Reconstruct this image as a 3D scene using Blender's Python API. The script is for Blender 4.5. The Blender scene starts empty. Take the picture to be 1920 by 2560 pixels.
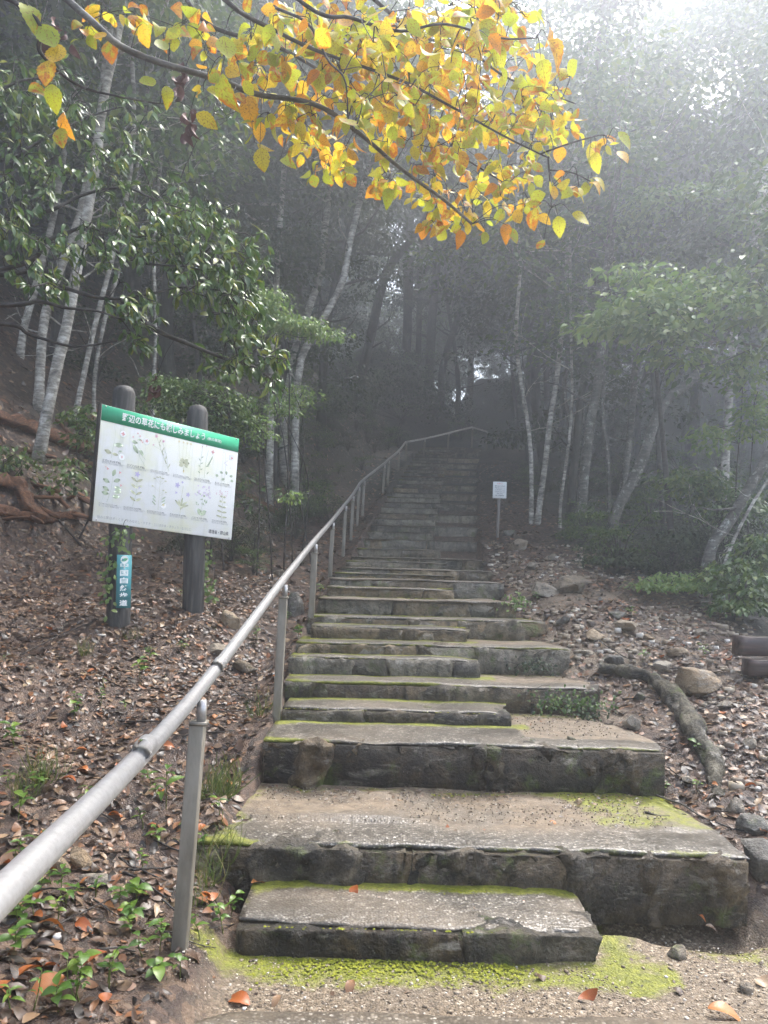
import bpy, math, random
import numpy as np
from mathutils import Matrix, Vector

random.seed(7)
RNG = np.random.default_rng(7)
scene = bpy.context.scene
COL = scene.collection
R = math.radians

# ------------------------------------------------------------------ camera
EYE = 1.4
F_PX = 1923.0
PPY, ROLL = 1450.0, 0.026          # height of the optical axis in the picture (lens shifted), roll
_fwd = np.array([0, 1.0, 0])
_up0 = np.array([0, 0, 1.0])
_rt0 = np.array([1.0, 0, 0])
_rt = _rt0 * math.cos(ROLL) + _up0 * math.sin(ROLL)
_up = _up0 * math.cos(ROLL) - _rt0 * math.sin(ROLL)
CAM = np.array([0.0, 0.0, EYE])
cam = bpy.data.cameras.new('camera')
cam.sensor_fit = 'VERTICAL'
cam.sensor_height = 36.0
cam.sensor_width = 27.0
cam.lens = 36.0 * F_PX / 2560.0
cam.shift_y = (PPY - 1280.0) / 2560.0
cam.clip_end = 400
cam.clip_start = 0.05
cam_o = bpy.data.objects.new('camera', cam)
COL.objects.link(cam_o)
m = Matrix.Identity(4)
for i in range(3):
    m[i][0], m[i][1], m[i][2], m[i][3] = _rt[i], _up[i], -_fwd[i], CAM[i]
cam_o.matrix_world = m
scene.camera = cam_o


def P(x, y, Y):
    """world point at forward distance Y seen at photo pixel x, y (1920x2560)"""
    d = _fwd + _rt * (x - 960) / F_PX - _up * (y - PPY) / F_PX
    return CAM + d * (Y / d[1])


# ------------------------------------------------------------------ light
SUN_EL, SUN_AZ = R(56), R(40)          # azimuth clockwise from +Y
world = bpy.data.worlds.new('World')
scene.world = world
world.use_nodes = True
wn = world.node_tree
wn.nodes.clear()
sky = wn.nodes.new('ShaderNodeTexSky')
sky.sky_type = 'NISHITA'
sky.sun_disc = False
sky.sun_elevation = SUN_EL
sky.sun_rotation = SUN_AZ
sky.air_density = 1.0
sky.dust_density = 4.0
sky.ozone_density = 1.0
hsv = wn.nodes.new('ShaderNodeHueSaturation')
hsv.inputs['Saturation'].default_value = 0.72
bg = wn.nodes.new('ShaderNodeBackground')
bg.inputs['Strength'].default_value = 0.15
wo = wn.nodes.new('ShaderNodeOutputWorld')
wn.links.new(sky.outputs[0], hsv.inputs['Color'])
wn.links.new(hsv.outputs[0], bg.inputs['Color'])
wn.links.new(bg.outputs[0], wo.inputs['Surface'])
sun = bpy.data.lights.new('sun', 'SUN')
sun.energy = 1.5
sun.angle = R(25)
sun.color = (1.0, 0.97, 0.92)
sun_o = bpy.data.objects.new('sun', sun)
COL.objects.link(sun_o)
sd = Vector((math.sin(SUN_AZ) * math.cos(SUN_EL), math.cos(SUN_AZ) * math.cos(SUN_EL), math.sin(SUN_EL)))
sun_o.rotation_euler = sd.to_track_quat('Z', 'Y').to_euler()
scene.view_settings.view_transform = 'Standard'
scene.view_settings.look = 'None'
scene.view_settings.gamma = 1.0
scene.view_settings.use_curve_mapping = False
scene.view_settings.exposure = 2.1
cy = scene.cycles
cy.use_denoising = True
cy.denoiser = 'OPENIMAGEDENOISE'
cy.max_bounces = 8
cy.diffuse_bounces = 3
cy.glossy_bounces = 2
cy.transmission_bounces = 4
cy.volume_bounces = 3
cy.transparent_max_bounces = 4
cy.use_adaptive_sampling = True
cy.adaptive_threshold = 0.02
cy.caustics_reflective = False
cy.caustics_refractive = False
cy.sample_clamp_indirect = 6.0
HAZE_DENSITY = 0.0145


# ------------------------------------------------------------------ noise
def _hash(ix, iy, iz, seed):
    h = (ix.astype(np.int64) * 374761393 + iy.astype(np.int64) * 668265263 +
         iz.astype(np.int64) * 2147483647 + seed * 1442695041) & 0x7fffffff
    h = ((h ^ (h >> 13)) * 1274126177) & 0x7fffffff
    h = (h ^ (h >> 16)) & 0xffffff
    return h / float(0xffffff)


def vnoise(p, seed=0):
    p = np.asarray(p, float)
    i = np.floor(p)
    f = p - i
    f = f * f * (3 - 2 * f)
    i = i.astype(np.int64)
    out = 0
    for a in (0, 1):
        wa = f[..., 0] if a else 1 - f[..., 0]
        for b in (0, 1):
            wb = f[..., 1] if b else 1 - f[..., 1]
            for c in (0, 1):
                wc = f[..., 2] if c else 1 - f[..., 2]
                out = out + wa * wb * wc * _hash(i[..., 0] + a, i[..., 1] + b, i[..., 2] + c, seed)
    return out * 2 - 1


def fbm(p, octaves=3, seed=0):
    p = np.asarray(p, float)
    s, a = 0, 1.0
    for o in range(octaves):
        s = s + a * vnoise(p * (2 ** o), seed + o * 17)
        a *= 0.5
    return s


def fbm2(x, y, scale, octaves=3, seed=0):
    p = np.stack([np.asarray(x, float) * scale, np.asarray(y, float) * scale, np.zeros_like(np.asarray(x, float))], -1)
    return fbm(p, octaves, seed)


def sstep(a, b, x):
    t = np.clip((x - a) / (b - a), 0, 1)
    return t * t * (3 - 2 * t)


# ------------------------------------------------------------------ terrain
ZS = np.array([(-50, 0), (2.9, 0), (3.3, .02), (3.6, .19), (4.2, .30), (4.5, .45), (5.2, .62), (5.6, .72), (6.2, .88), (6.9, 1.06),
               (7.6, 1.25), (9.1, 1.48), (10.4, 1.66), (12.2, 2.02), (15.5, 3.15), (18.8, 4.27), (21.5, 5.15), (24, 5.35), (30, 5.8),
               (70, 7)])
XL = np.array([(-50, -.50), (2.9, -.50), (3.25, -.58), (3.7, -.64), (4.2, -.66), (6, -.66), (7, -.60), (9, -.5), (12.2, -.36), (15.5, .05), (19, .55), (21.5, .95), (24, 1.4), (80, 1.4)])
XR = np.array([(-50, 3), (2.6, 3), (3.0, 2.0), (3.3, 1.62), (4.2, 1.52), (5.2, 1.43), (7, 1.2), (9, 1.25), (12.2, 1.5), (15.5, 1.85), (19, 2.25), (21.5, 2.6), (24, 5), (80, 5)])
LF = np.array([(-50, 4.0), (0, 3.4), (6, 2.5), (8, 1.9), (11, 1.1), (14, .7), (20, .5), (24, .6), (80, .6)])


def ip(t, y):
    return np.interp(y, t[:, 0], t[:, 1])


def base_z(x, y):
    x = np.asarray(x, float)
    y = np.asarray(y, float)
    xl, xr, lf = ip(XL, y), ip(XR, y), ip(LF, y)
    L = np.maximum(xl - x, 0)
    Rr = np.maximum(x - xr, 0)
    # left side keeps the slope of the stair line, smoothed, then the bank
    ysm = y - 0.25 * np.clip(L, 0, 1) + 0.1
    z = np.where(L > 0, ip(ZS, ysm) - .06 * np.minimum(L / .2, 1), ip(ZS, y))
    z = z + (.21 * np.minimum(L, 1.6) + .08 * np.clip(L - 1.6, 0, 1.2)) * sstep(0, .7, L) * np.minimum(1, lf / 1.6)
    z = z + .17 * sstep(0, .16, L) * (1 - sstep(3.4, 4.1, y)) * sstep(-1, 1, y)
    over = np.maximum(L - lf, 0)
    z = z + np.where(over < 5, .80 * over * sstep(0, 1.0, over) , 4.0 + .42 * (over - 5))
    # knoll straight ahead past the head of the stairs
    kn = 3.7 * sstep(23.2, 28.5, y) * (1 - sstep(.2, 4.4, x)) * (1 - .55 * sstep(33, 48, y)) * (1 - sstep(-9, -4, -x - 8))
    z = z + sstep(27, 42, y) * (6.3 * sstep(1.6, 5, x) + .40 * np.clip(x - 6, 0, 20))
    z = z + kn * np.where(x > -8, 1, np.clip(1 - (-8 - x) / 5, 0, 1))
    # right side: litter shoulder, falling away into the wood
    z = z + .10 * sstep(0, .5, Rr) * sstep(3.2, 4.2, y)
    z = z - .10 * np.clip(x - 3.0, 0, 5) - .3 * np.clip(x - 8, 0, 14)
    # head of the stairs: path swings right
    return z


def ground_z(x, y):
    x = np.asarray(x, float)
    y = np.asarray(y, float)
    xl, xr = ip(XL, y), ip(XR, y)
    z = base_z(x, y)
    on = (x > xl + .02) & (x < xr - .02) & (y > 3.0) & (y < 21.6)
    rough = np.where((y < 3.0) & (x > -.75), .25, 1.0)
    n = fbm2(x, y, 1.1, 4, 3) * .055 + fbm2(x, y, 5.0, 2, 5) * .016
    far = np.clip((np.abs(x) - 3) / 6, 0, 1) + np.clip((y - 14) / 10, 0, 1)
    n = n + fbm2(x, y, .33, 3, 9) * .35 * np.clip(far, 0, 1)
    z = z + n * rough
    return np.where(on, base_z(x, y) - .14, z)


def gz(x, y):
    return float(ground_z(np.array([x]), np.array([y]))[0])


# ------------------------------------------------------------------ mesh helpers
class MB:
    def __init__(self):
        self.V, self.F, self.M, self.U, self.n = [], [], [], [], 0

    def add(self, V, Fc, mat=0, uv=None):
        V = np.asarray(V, float).reshape(-1, 3)
        Fc = np.asarray(Fc, int)
        self.V.append(V)
        self.F.append(Fc + self.n)
        self.M.append(mat)
        self.U.append(uv if uv is not None else np.zeros((len(V), 2)))
        self.n += len(V)

    def mesh(self, name, mats, smooth=True, uv=False):
        V = np.concatenate(self.V)
        starts, totals, idx, mi, pos = [], [], [], [], 0
        for Fc, mt in zip(self.F, self.M):
            k = Fc.shape[1]
            nf = len(Fc)
            idx.append(Fc.ravel())
            starts.append(pos + np.arange(nf) * k)
            mi.append(np.full(nf, mt))
            pos += nf * k
        idx = np.concatenate(idx).astype(np.int32)
        starts = np.concatenate(starts).astype(np.int32)
        mi = np.concatenate(mi).astype(np.int32)
        me = bpy.data.meshes.new(name)
        me.vertices.add(len(V))
        me.vertices.foreach_set('co', V.astype(np.float32).ravel())
        me.loops.add(len(idx))
        me.loops.foreach_set('vertex_index', idx)
        me.polygons.add(len(starts))
        me.polygons.foreach_set('loop_start', starts)
        for mt in (mats if isinstance(mats, (list, tuple)) else [mats]):
            me.materials.append(mt)
        me.polygons.foreach_set('material_index', mi)
        if smooth:
            me.polygons.foreach_set('use_smooth', np.ones(len(starts), bool))
        me.update(calc_edges=True)
        if uv:
            U = np.concatenate(self.U)
            lay = me.uv_layers.new(name='UVMap')
            lay.data.foreach_set('uv', U[idx].astype(np.float32).ravel())
        return me


def attr(me, name, vals):
    a = me.attributes.new(name, 'FLOAT', 'POINT')
    a.data.foreach_set('value', np.asarray(vals, np.float32))


def link(name, me, parent=None, label=None, cat=None, group=None, kind=None, loc=None):
    o = bpy.data.objects.new(name, me)
    COL.objects.link(o)
    if parent is not None:
        o.parent = parent
    if loc is not None:
        o.location = loc
    if label:
        o['label'] = label
    if cat:
        o['category'] = cat
    if group:
        o['group'] = group
    if kind:
        o['kind'] = kind
    return o


def empty(name, label, cat, loc=(0, 0, 0), group=None):
    o = link(name, None, None, label, cat, group)
    o.location = loc
    o.empty_display_size = .1
    return o


def tube(pts, radii, sides=8, cap=True, wob=0, seed=0):
    pts = np.asarray(pts, float)
    k = len(pts)
    radii = np.broadcast_to(np.asarray(radii, float), (k,))
    tan = np.gradient(pts, axis=0)
    tan /= np.linalg.norm(tan, axis=1, keepdims=True) + 1e-9
    ref = np.array([0, 0, 1.0]) if abs(tan[0][2]) < .8 else np.array([1.0, 0, 0])
    V = []
    ang = np.linspace(0, 2 * np.pi, sides, endpoint=False)
    s = np.cross(tan[0], ref)
    for i in range(k):
        s = s - tan[i] * np.dot(s, tan[i])
        s /= np.linalg.norm(s) + 1e-9
        u = np.cross(tan[i], s)
        r = radii[i] * (1 + (wob * RNG.uniform(-1, 1, sides) if wob else 0))
        V.append(pts[i] + np.outer(np.cos(ang) * r, s) + np.outer(np.sin(ang) * r, u))
    V = np.concatenate(V)
    a = np.arange(k - 1)[:, None] * sides + np.arange(sides)[None]
    b = np.arange(k - 1)[:, None] * sides + (np.arange(sides)[None] + 1) % sides
    Fq = np.stack([a, b, b + sides, a + sides], -1).reshape(-1, 4)
    return V, Fq


def add_tube(mb, pts, radii, sides=8, mat=0, cap=True, wob=0):
    V, Fq = tube(pts, radii, sides, wob=wob)
    n0 = len(V)
    pts = np.asarray(pts, float)
    if cap:
        V = np.concatenate([V, pts[:1], pts[-1:]])
        j = np.arange(sides)
        f0 = np.stack([np.full(sides, n0), (j + 1) % sides, j], -1)
        l = n0 - sides
        f1 = np.stack([np.full(sides, n0 + 1), l + j, l + (j + 1) % sides], -1)
        uv = np.zeros((len(V), 2))
        mb.add(V, Fq, mat, uv)
        mb.F.append(np.concatenate([f0, f1]) + mb.n - len(V))
        mb.M.append(mat)
    else:
        mb.add(V, Fq, mat)


def smooth_path(pts, n):
    """Catmull-Rom resample"""
    pts = np.asarray(pts, float)
    k = len(pts)
    if k < 3:
        t = np.linspace(0, 1, n)[:, None]
        return pts[0] * (1 - t) + pts[-1] * t
    p = np.concatenate([[2 * pts[0] - pts[1]], pts, [2 * pts[-1] - pts[-2]]])
    out = []
    for u in np.linspace(0, k - 1 - 1e-6, n):
        i = int(u)
        t = u - i
        a, b, c, d = p[i], p[i + 1], p[i + 2], p[i + 3]
        out.append(.5 * (2 * b + (c - a) * t + (2 * a - 5 * b + 4 * c - d) * t * t + (3 * b - a - 3 * c + d) * t ** 3))
    return np.array(out)


def box_grid(x0, x1, y0, y1, z0, z1, cell):
    """closed box surface with shared grid vertices, returns V, F(quads)"""
    nx, ny, nz = [max(1, int(round((b - a) / cell))) for a, b in ((x0, x1), (y0, y1), (z0, z1))]
    ids, V, Fq = {}, [], []

    def vid(i, j, k):
        key = (i, j, k)
        if key not in ids:
            ids[key] = len(V)
            V.append((x0 + (x1 - x0) * i / nx, y0 + (y1 - y0) * j / ny, z0 + (z1 - z0) * k / nz))
        return ids[key]
    for i in range(nx):
        for k in range(nz):
            Fq.append((vid(i, 0, k), vid(i + 1, 0, k), vid(i + 1, 0, k + 1), vid(i, 0, k + 1)))
            Fq.append((vid(i, ny, k), vid(i, ny, k + 1), vid(i + 1, ny, k + 1), vid(i + 1, ny, k)))
    for i in range(nx):
        for j in range(ny):
            Fq.append((vid(i, j, nz), vid(i + 1, j, nz), vid(i + 1, j + 1, nz), vid(i, j + 1, nz)))
            Fq.append((vid(i, j, 0), vid(i, j + 1, 0), vid(i + 1, j + 1, 0), vid(i + 1, j, 0)))
    for j in range(ny):
        for k in range(nz):
            Fq.append((vid(0, j, k), vid(0, j, k + 1), vid(0, j + 1, k + 1), vid(0, j + 1, k)))
            Fq.append((vid(nx, j, k), vid(nx, j + 1, k), vid(nx, j + 1, k + 1), vid(nx, j, k + 1)))
    return np.array(V), np.array(Fq)


def plain_box(x0, x1, y0, y1, z0, z1, bev=0.0):
    V = np.array([(x, y, z) for z in (z0, z1) for y in (y0, y1) for x in (x0, x1)], float)
    Fq = np.array([(0, 2, 3, 1), (4, 5, 7, 6), (0, 1, 5, 4), (2, 6, 7, 3), (0, 4, 6, 2), (1, 3, 7, 5)])
    return V, Fq


def elliptic(t):
    return max(.02, math.sin(math.pi * t ** .88) ** .8)


def leaf_tpl(n=6, wf=None, fold=.18, curl=.15, serr=0.0, wmax=.30, twist=0.0):
    wf = wf or (lambda t: math.sin(math.pi * min(1, t * .96 + .03)) ** .8)
    V, U, Fq = [], [], []
    for i in range(n + 1):
        t = i / n
        w = wmax * wf(t)
        if serr and 0 < i < n:
            w *= 1 + serr * (1 if i % 2 else -1)
        w = max(w, .006)
        zc = curl * (t - t * t) * 4 * .25 - curl * t * t
        tw = twist * (t - .5)
        for sx in (-1, 0, 1):
            V.append((sx * w, t, zc + (fold * w if sx else 0) + sx * w * tw))
            U.append((sx * .5 + .5, t))
    for i in range(n):
        a = i * 3
        Fq += [(a, a + 1, a + 4, a + 3), (a + 1, a + 2, a + 5, a + 4)]
    return np.array(V), np.array(Fq), np.array(U)


def norm(v):
    return v / (np.linalg.norm(v, axis=-1, keepdims=True) + 1e-9)


def scatter(mb, tpl, pos, tip, nrm, size, wid=1.0, mat=0):
    V, Fq, U = tpl
    pos = np.asarray(pos, float)
    n = len(pos)
    if n == 0:
        return
    t = norm(np.asarray(tip, float))
    s = norm(np.cross(t, np.asarray(nrm, float)))
    nn = np.cross(s, t)
    size = np.broadcast_to(np.asarray(size, float), (n,))[:, None, None]
    wid = np.broadcast_to(np.asarray(wid, float), (n,))[:, None, None]
    P_ = pos[:, None, :] + size * (V[None, :, 0:1] * wid * s[:, None, :] + V[None, :, 1:2] * t[:, None, :] + V[None, :, 2:3] * nn[:, None, :])
    Fa = (Fq[None] + (np.arange(n) * len(V))[:, None, None]).reshape(-1, Fq.shape[1])
    mb.add(P_.reshape(-1, 3), Fa, mat, np.tile(U, (n, 1)))


def leaf_matrix(pos, tip, nrm, size, wid=1.0):
    t = norm(np.asarray(tip, float))
    s = norm(np.cross(t, np.asarray(nrm, float)))
    nn = np.cross(s, t)
    mt = Matrix.Identity(4)
    for i in range(3):
        mt[i][0], mt[i][1], mt[i][2], mt[i][3] = s[i] * size * wid, t[i] * size, nn[i] * size, pos[i]
    return mt


def rand_dirs(n, zmin=-1, zmax=1):
    z = RNG.uniform(zmin, zmax, n)
    a = RNG.uniform(0, 2 * np.pi, n)
    r = np.sqrt(1 - z * z)
    return np.stack([r * np.cos(a), r * np.sin(a), z], -1)


# ------------------------------------------------------------------ materials
class NT:
    def __init__(self, name):
        self.mat = bpy.data.materials.new(name)
        self.mat.use_nodes = True
        self.t = self.mat.node_tree
        self.t.nodes.clear()
        self.out = self.t.nodes.new('ShaderNodeOutputMaterial')

    def n(self, typ, props=None, **ins):
        nd = self.t.nodes.new('ShaderNode' + typ)
        for k, v in (props or {}).items():
            setattr(nd, k, v)
        for k, v in ins.items():
            k = k.replace('_', ' ')
            sock = nd.inputs[int(k[1:])] if k[0] == 'i' and k[1:].isdigit() else nd.inputs[k]
            self.set(sock, v)
        return nd

    def set(self, sock, v):
        if isinstance(v, bpy.types.Node):
            v = v.outputs[0]
        if isinstance(v, bpy.types.NodeSocket):
            self.t.links.new(v, sock)
        else:
            if sock.type == 'RGBA' and len(v) == 3:
                v = (*v, 1)
            sock.default_value = v

    def ramp(self, fac, stops, interp='LINEAR'):
        nd = self.t.nodes.new('ShaderNodeValToRGB')
        cr = nd.color_ramp
        cr.interpolation = interp
        while len(cr.elements) < len(stops):
            cr.elements.new(.5)
        for e, (p, c) in zip(cr.elements, stops):
            e.position = p
            e.color = (*c, 1) if len(c) == 3 else c
        self.set(nd.inputs[0], fac)
        return nd

    def mix(self, a, b, fac, mode='MIX'):
        nd = self.t.nodes.new('ShaderNodeMix')
        nd.data_type = 'RGBA'
        nd.blend_type = mode
        self.set(nd.inputs[0], fac)
        self.set(nd.inputs[6], a)
        self.set(nd.inputs[7], b)
        return nd.outputs[2]

    def math(self, op, a, b=0.0, clamp=False):
        nd = self.t.nodes.new('ShaderNodeMath')
        nd.operation = op
        nd.use_clamp = clamp
        self.set(nd.inputs[0], a)
        self.set(nd.inputs[1], b)
        return nd.outputs[0]

    def noise(self, vec, scale, detail=3, rough=.55, dist=0):
        nd = self.n('TexNoise', Scale=scale, Detail=detail, Roughness=rough, Distortion=dist)
        if vec is not None:
            self.set(nd.inputs['Vector'], vec)
        return nd.outputs[0]

    def voro(self, vec, scale, feature='F1', out=0, rnd=1.0):
        nd = self.n('TexVoronoi', {'feature': feature}, Scale=scale, Randomness=rnd)
        if vec is not None:
            self.set(nd.inputs['Vector'], vec)
        return nd.outputs[out]

    def bump(self, h, strength=.5, dist=.01, nrm=None):
        nd = self.n('Bump', Strength=strength, Distance=dist, Height=h)
        if nrm is not None:
            self.set(nd.inputs['Normal'], nrm)
        return nd

    def pos(self):
        return self.n('NewGeometry').outputs['Position']

    def island(self):
        return self.n('NewGeometry').outputs['Random Per Island']

    def attr(self, name):
        return self.n('Attribute', {'attribute_name': name}).outputs['Fac']

    def scale_vec(self, vec, s):
        return self.n('Mapping', Vector=vec, Scale=s)

    def principled(self, col, rough=.6, spec=.5, normal=None, metal=0.0):
        p = self.n('BsdfPrincipled', Base_Color=col, Roughness=rough, Metallic=metal)
        self.set(p.inputs['Specular IOR Level'], spec)
        if normal is not None:
            self.set(p.inputs['Normal'], normal)
        return p

    def done(self, sh):
        self.set(self.out.inputs['Surface'], sh)
        return self.mat


def ml(*xs):
    return tuple(xs)


def leaf_mat(name, stops, trans=.35, rough=.4, spec=.5, obj_random=False, blotch=None, vein=0.0, tint=None, uvspace=True):
    t = NT(name)
    if obj_random:
        r = t.n('ObjectInfo').outputs['Random']
    else:
        r = t.island()
    uv = t.n('UVMap').outputs[0]
    off = t.n('CombineXYZ', X=t.math('MULTIPLY', r, 71.0), Y=t.math('MULTIPLY', r, 37.0))
    vec = t.n('VectorMath', {'operation': 'ADD'}, i0=uv, i1=off).outputs[0]
    col = t.ramp(r, stops).outputs[0]
    bump = None
    if blotch:
        # blotches and edge colouring that belong to the leaf itself
        nz = t.noise(vec, 3.2, 4, .6)
        sx = t.n('SeparateXYZ', Vector=uv)
        e = t.math('ABSOLUTE', t.math('SUBTRACT', sx.outputs[0], .5))
        tipw = t.math('MULTIPLY', sx.outputs[1], .22)
        r2 = t.math('FRACT', t.math('MULTIPLY', r, 13.7))
        f = t.math('ADD', t.math('ADD', t.math('MULTIPLY', nz, 1.1), t.math('MULTIPLY', e, .25)), t.math('ADD', tipw, t.math('MULTIPLY', r2, .5)))
        f = t.math('MULTIPLY', t.math('SUBTRACT', f, 1.09), 5.0, True)
        col = t.mix(col, blotch[0], f)
        sp = t.noise(vec, 11.0, 2, .5)
        f2 = t.math('MULTIPLY', t.math('SUBTRACT', sp, .57), 12.0, True)
        col = t.mix(col, blotch[1], t.math('MULTIPLY', f2, .75))
    if vein:
        sx = t.n('SeparateXYZ', Vector=uv)
        e = t.math('ABSOLUTE', t.math('SUBTRACT', sx.outputs[0], .5))
        st = t.math('FRACT', t.math('SUBTRACT', t.math('MULTIPLY', sx.outputs[1], 9.0), t.math('MULTIPLY', e, 3.4)))
        st = t.math('LESS_THAN', t.math('ABSOLUTE', t.math('SUBTRACT', st, .5)), .07)
        mid = t.math('LESS_THAN', e, .03)
        vv = t.math('MAXIMUM', st, mid)
        col = t.mix(col, t.mix(col, (.30, .16, .03), .55), t.math('MULTIPLY', vv, vein))
        bump = t.bump(vv, .35, .004)
    p = t.principled(col, rough, spec, bump)
    tr = t.n('BsdfTranslucent', Color=t.mix(col, (1, 1, 1), .0))
    ms = t.n('MixShader', Fac=trans, i1=p, i2=tr)
    return t.done(ms)


def rough_stone_mat(name, cols, moss=True, scale=1.0, spec=.5, rough=.5, lichen=.5):
    t = NT(name)
    p = t.pos()
    rnd = t.n('ObjectInfo').outputs['Random']
    off = t.n('CombineXYZ', X=t.math('MULTIPLY', rnd, 9.0), Z=t.math('MULTIPLY', rnd, 4.0))
    po = t.n('VectorMath', {'operation': 'ADD'}, i0=p, i1=off).outputs[0]
    n1 = t.noise(po, 4.5 * scale, 9, .72, .6)
    n2 = t.noise(p, 17 * scale, 6, .7)
    n3 = t.noise(p, 75 * scale, 4, .65)
    base = t.ramp(t.math('ADD', n1, t.math('MULTIPLY', t.math('SUBTRACT', rnd, .5), .22)), cols).outputs[0]
    hue = t.math('FRACT', t.math('MULTIPLY', rnd, 7.31))
    base = t.mix(base, (1.25, .98, .66), t.math('MULTIPLY', t.math('SUBTRACT', hue, .35), 1.3, True), 'MULTIPLY')
    base = t.mix(base, (.012, .011, .009), t.math('MULTIPLY', t.math('SUBTRACT', n2, .52), 4.5, True))
    # pale smears for dry and top-lit stone, and lichen crust
    sm = t.noise(t.scale_vec(po, (5, 5, 13)), 1.0, 7, .7, .4)
    base = t.mix(base, (.34, .31, .26), t.math('MULTIPLY', t.math('SUBTRACT', sm, .60 - .04 * lichen), 6.0, True))
    base = t.mix(base, (.42, .39, .33), t.math('MULTIPLY', t.math('SUBTRACT', n3, .63), 5.0 * lichen, True))
    st = t.noise(t.scale_vec(p, (20, 20, 1.6)), 1.0, 4, .6)
    base = t.mix(base, (.018, .016, .013), t.math('MULTIPLY', t.math('SUBTRACT', st, .54), 3.5, True))
    if moss:
        mo = t.noise(p, 5.0, 6, .75)
        base = t.mix(base, (.09, .125, .014), t.math('MULTIPLY', t.math('SUBTRACT', mo, .565), 7.0, True))
    b = t.bump(t.math('ADD', t.math('ADD', n2, t.math('MULTIPLY', n3, .35)), t.math('MULTIPLY', n1, 1.2)), 1.0, .035)
    return t.done(t.principled(base, t.math('ADD', rough - .15, t.math('MULTIPLY', n2, .35)), spec, b))


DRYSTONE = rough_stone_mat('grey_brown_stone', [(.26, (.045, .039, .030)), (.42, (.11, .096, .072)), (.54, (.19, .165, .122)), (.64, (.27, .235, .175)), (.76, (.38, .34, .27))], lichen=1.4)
STONE = rough_stone_mat('wet_stone', [(.28, (.012, .011, .009)), (.42, (.034, .029, .022)), (.52, (.074, .060, .040)), (.62, (.135, .110, .072)), (.75, (.25, .215, .16))], lichen=1.0)
ROCK = rough_stone_mat('pale_rock', [(.2, (.12, .10, .075)), (.5, (.30, .25, .185)), (.8, (.46, .41, .33))], moss=False, lichen=1.0, rough=.55)
MOSSROCK = rough_stone_mat('mossy_rock', [(.2, (.06, .055, .045)), (.5, (.15, .135, .11)), (.8, (.28, .26, .22))], moss=True, lichen=1.0)


def aggregate_mat():
    t = NT('exposed_aggregate')
    p = t.pos()
    pv = t.n('VectorMath', {'operation': 'MULTIPLY'}, i0=p, i1=(1, 1, 1.0)).outputs[0]
    d = t.voro(pv, 92.0, 'F1', 0)
    c = t.voro(pv, 92.0, 'F1', 1)
    big = t.noise(p, 2.2, 4, .6)
    r = t.n('SeparateColor', Color=c)
    peb = t.ramp(r.outputs[0], [(0, (.045, .04, .031)), (.4, (.105, .09, .068)), (.82, (.19, .165, .13)), (1, (.48, .44, .38))]).outputs[0]
    col = t.mix(peb, (.07, .06, .048), t.math('MULTIPLY', t.math('SUBTRACT', d, .45), 4.0, True))
    col = t.mix(col, (.045, .039, .030), t.math('MULTIPLY', t.math('SUBTRACT', big, .44), 3.2, True))
    col = t.mix(col, (.03, .026, .02), t.math('MULTIPLY', t.math('SUBTRACT', t.noise(p, 11, 5, .7), .54), 4.5, True))
    dirt_lit = t.attr('dirt_lit')
    dn = t.noise(p, 14, 4, .65)
    sand = t.ramp(dn, [(.25, (.075, .053, .033)), (.5, (.165, .122, .078)), (.8, (.27, .21, .14))]).outputs[0]
    sand = t.mix(sand, peb, t.math('MULTIPLY', t.math('SUBTRACT', t.noise(p, 60, 2), .55), 5.0, True))
    col = t.mix(col, sand, dirt_lit)
    ms = t.attr('moss')
    mn = t.noise(p, 9, 5, .75)
    mf = t.math('MULTIPLY', t.math('SUBTRACT', t.math('ADD', ms, mn), .98), 5.0, True)
    mossc = t.ramp(t.noise(p, 45, 3, .7), [(.3, (.08, .09, .008)), (.6, (.185, .19, .018)), (.8, (.32, .31, .04))]).outputs[0]
    col = t.mix(col, mossc, mf)
    wet = t.noise(p, 5, 3)
    rough = t.math('ADD', t.math('MULTIPLY', wet, .35), t.math('ADD', .20, t.math('MULTIPLY', t.math('MAXIMUM', mf, dirt_lit), .35)))
    h = t.math('ADD', t.math('MULTIPLY', d, -1.0), t.math('MULTIPLY', t.noise(p, 18, 5), 1.6))
    b = t.bump(h, .5, .005)
    return t.done(t.principled(col, rough, .5, b))


AGG = aggregate_mat()


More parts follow.
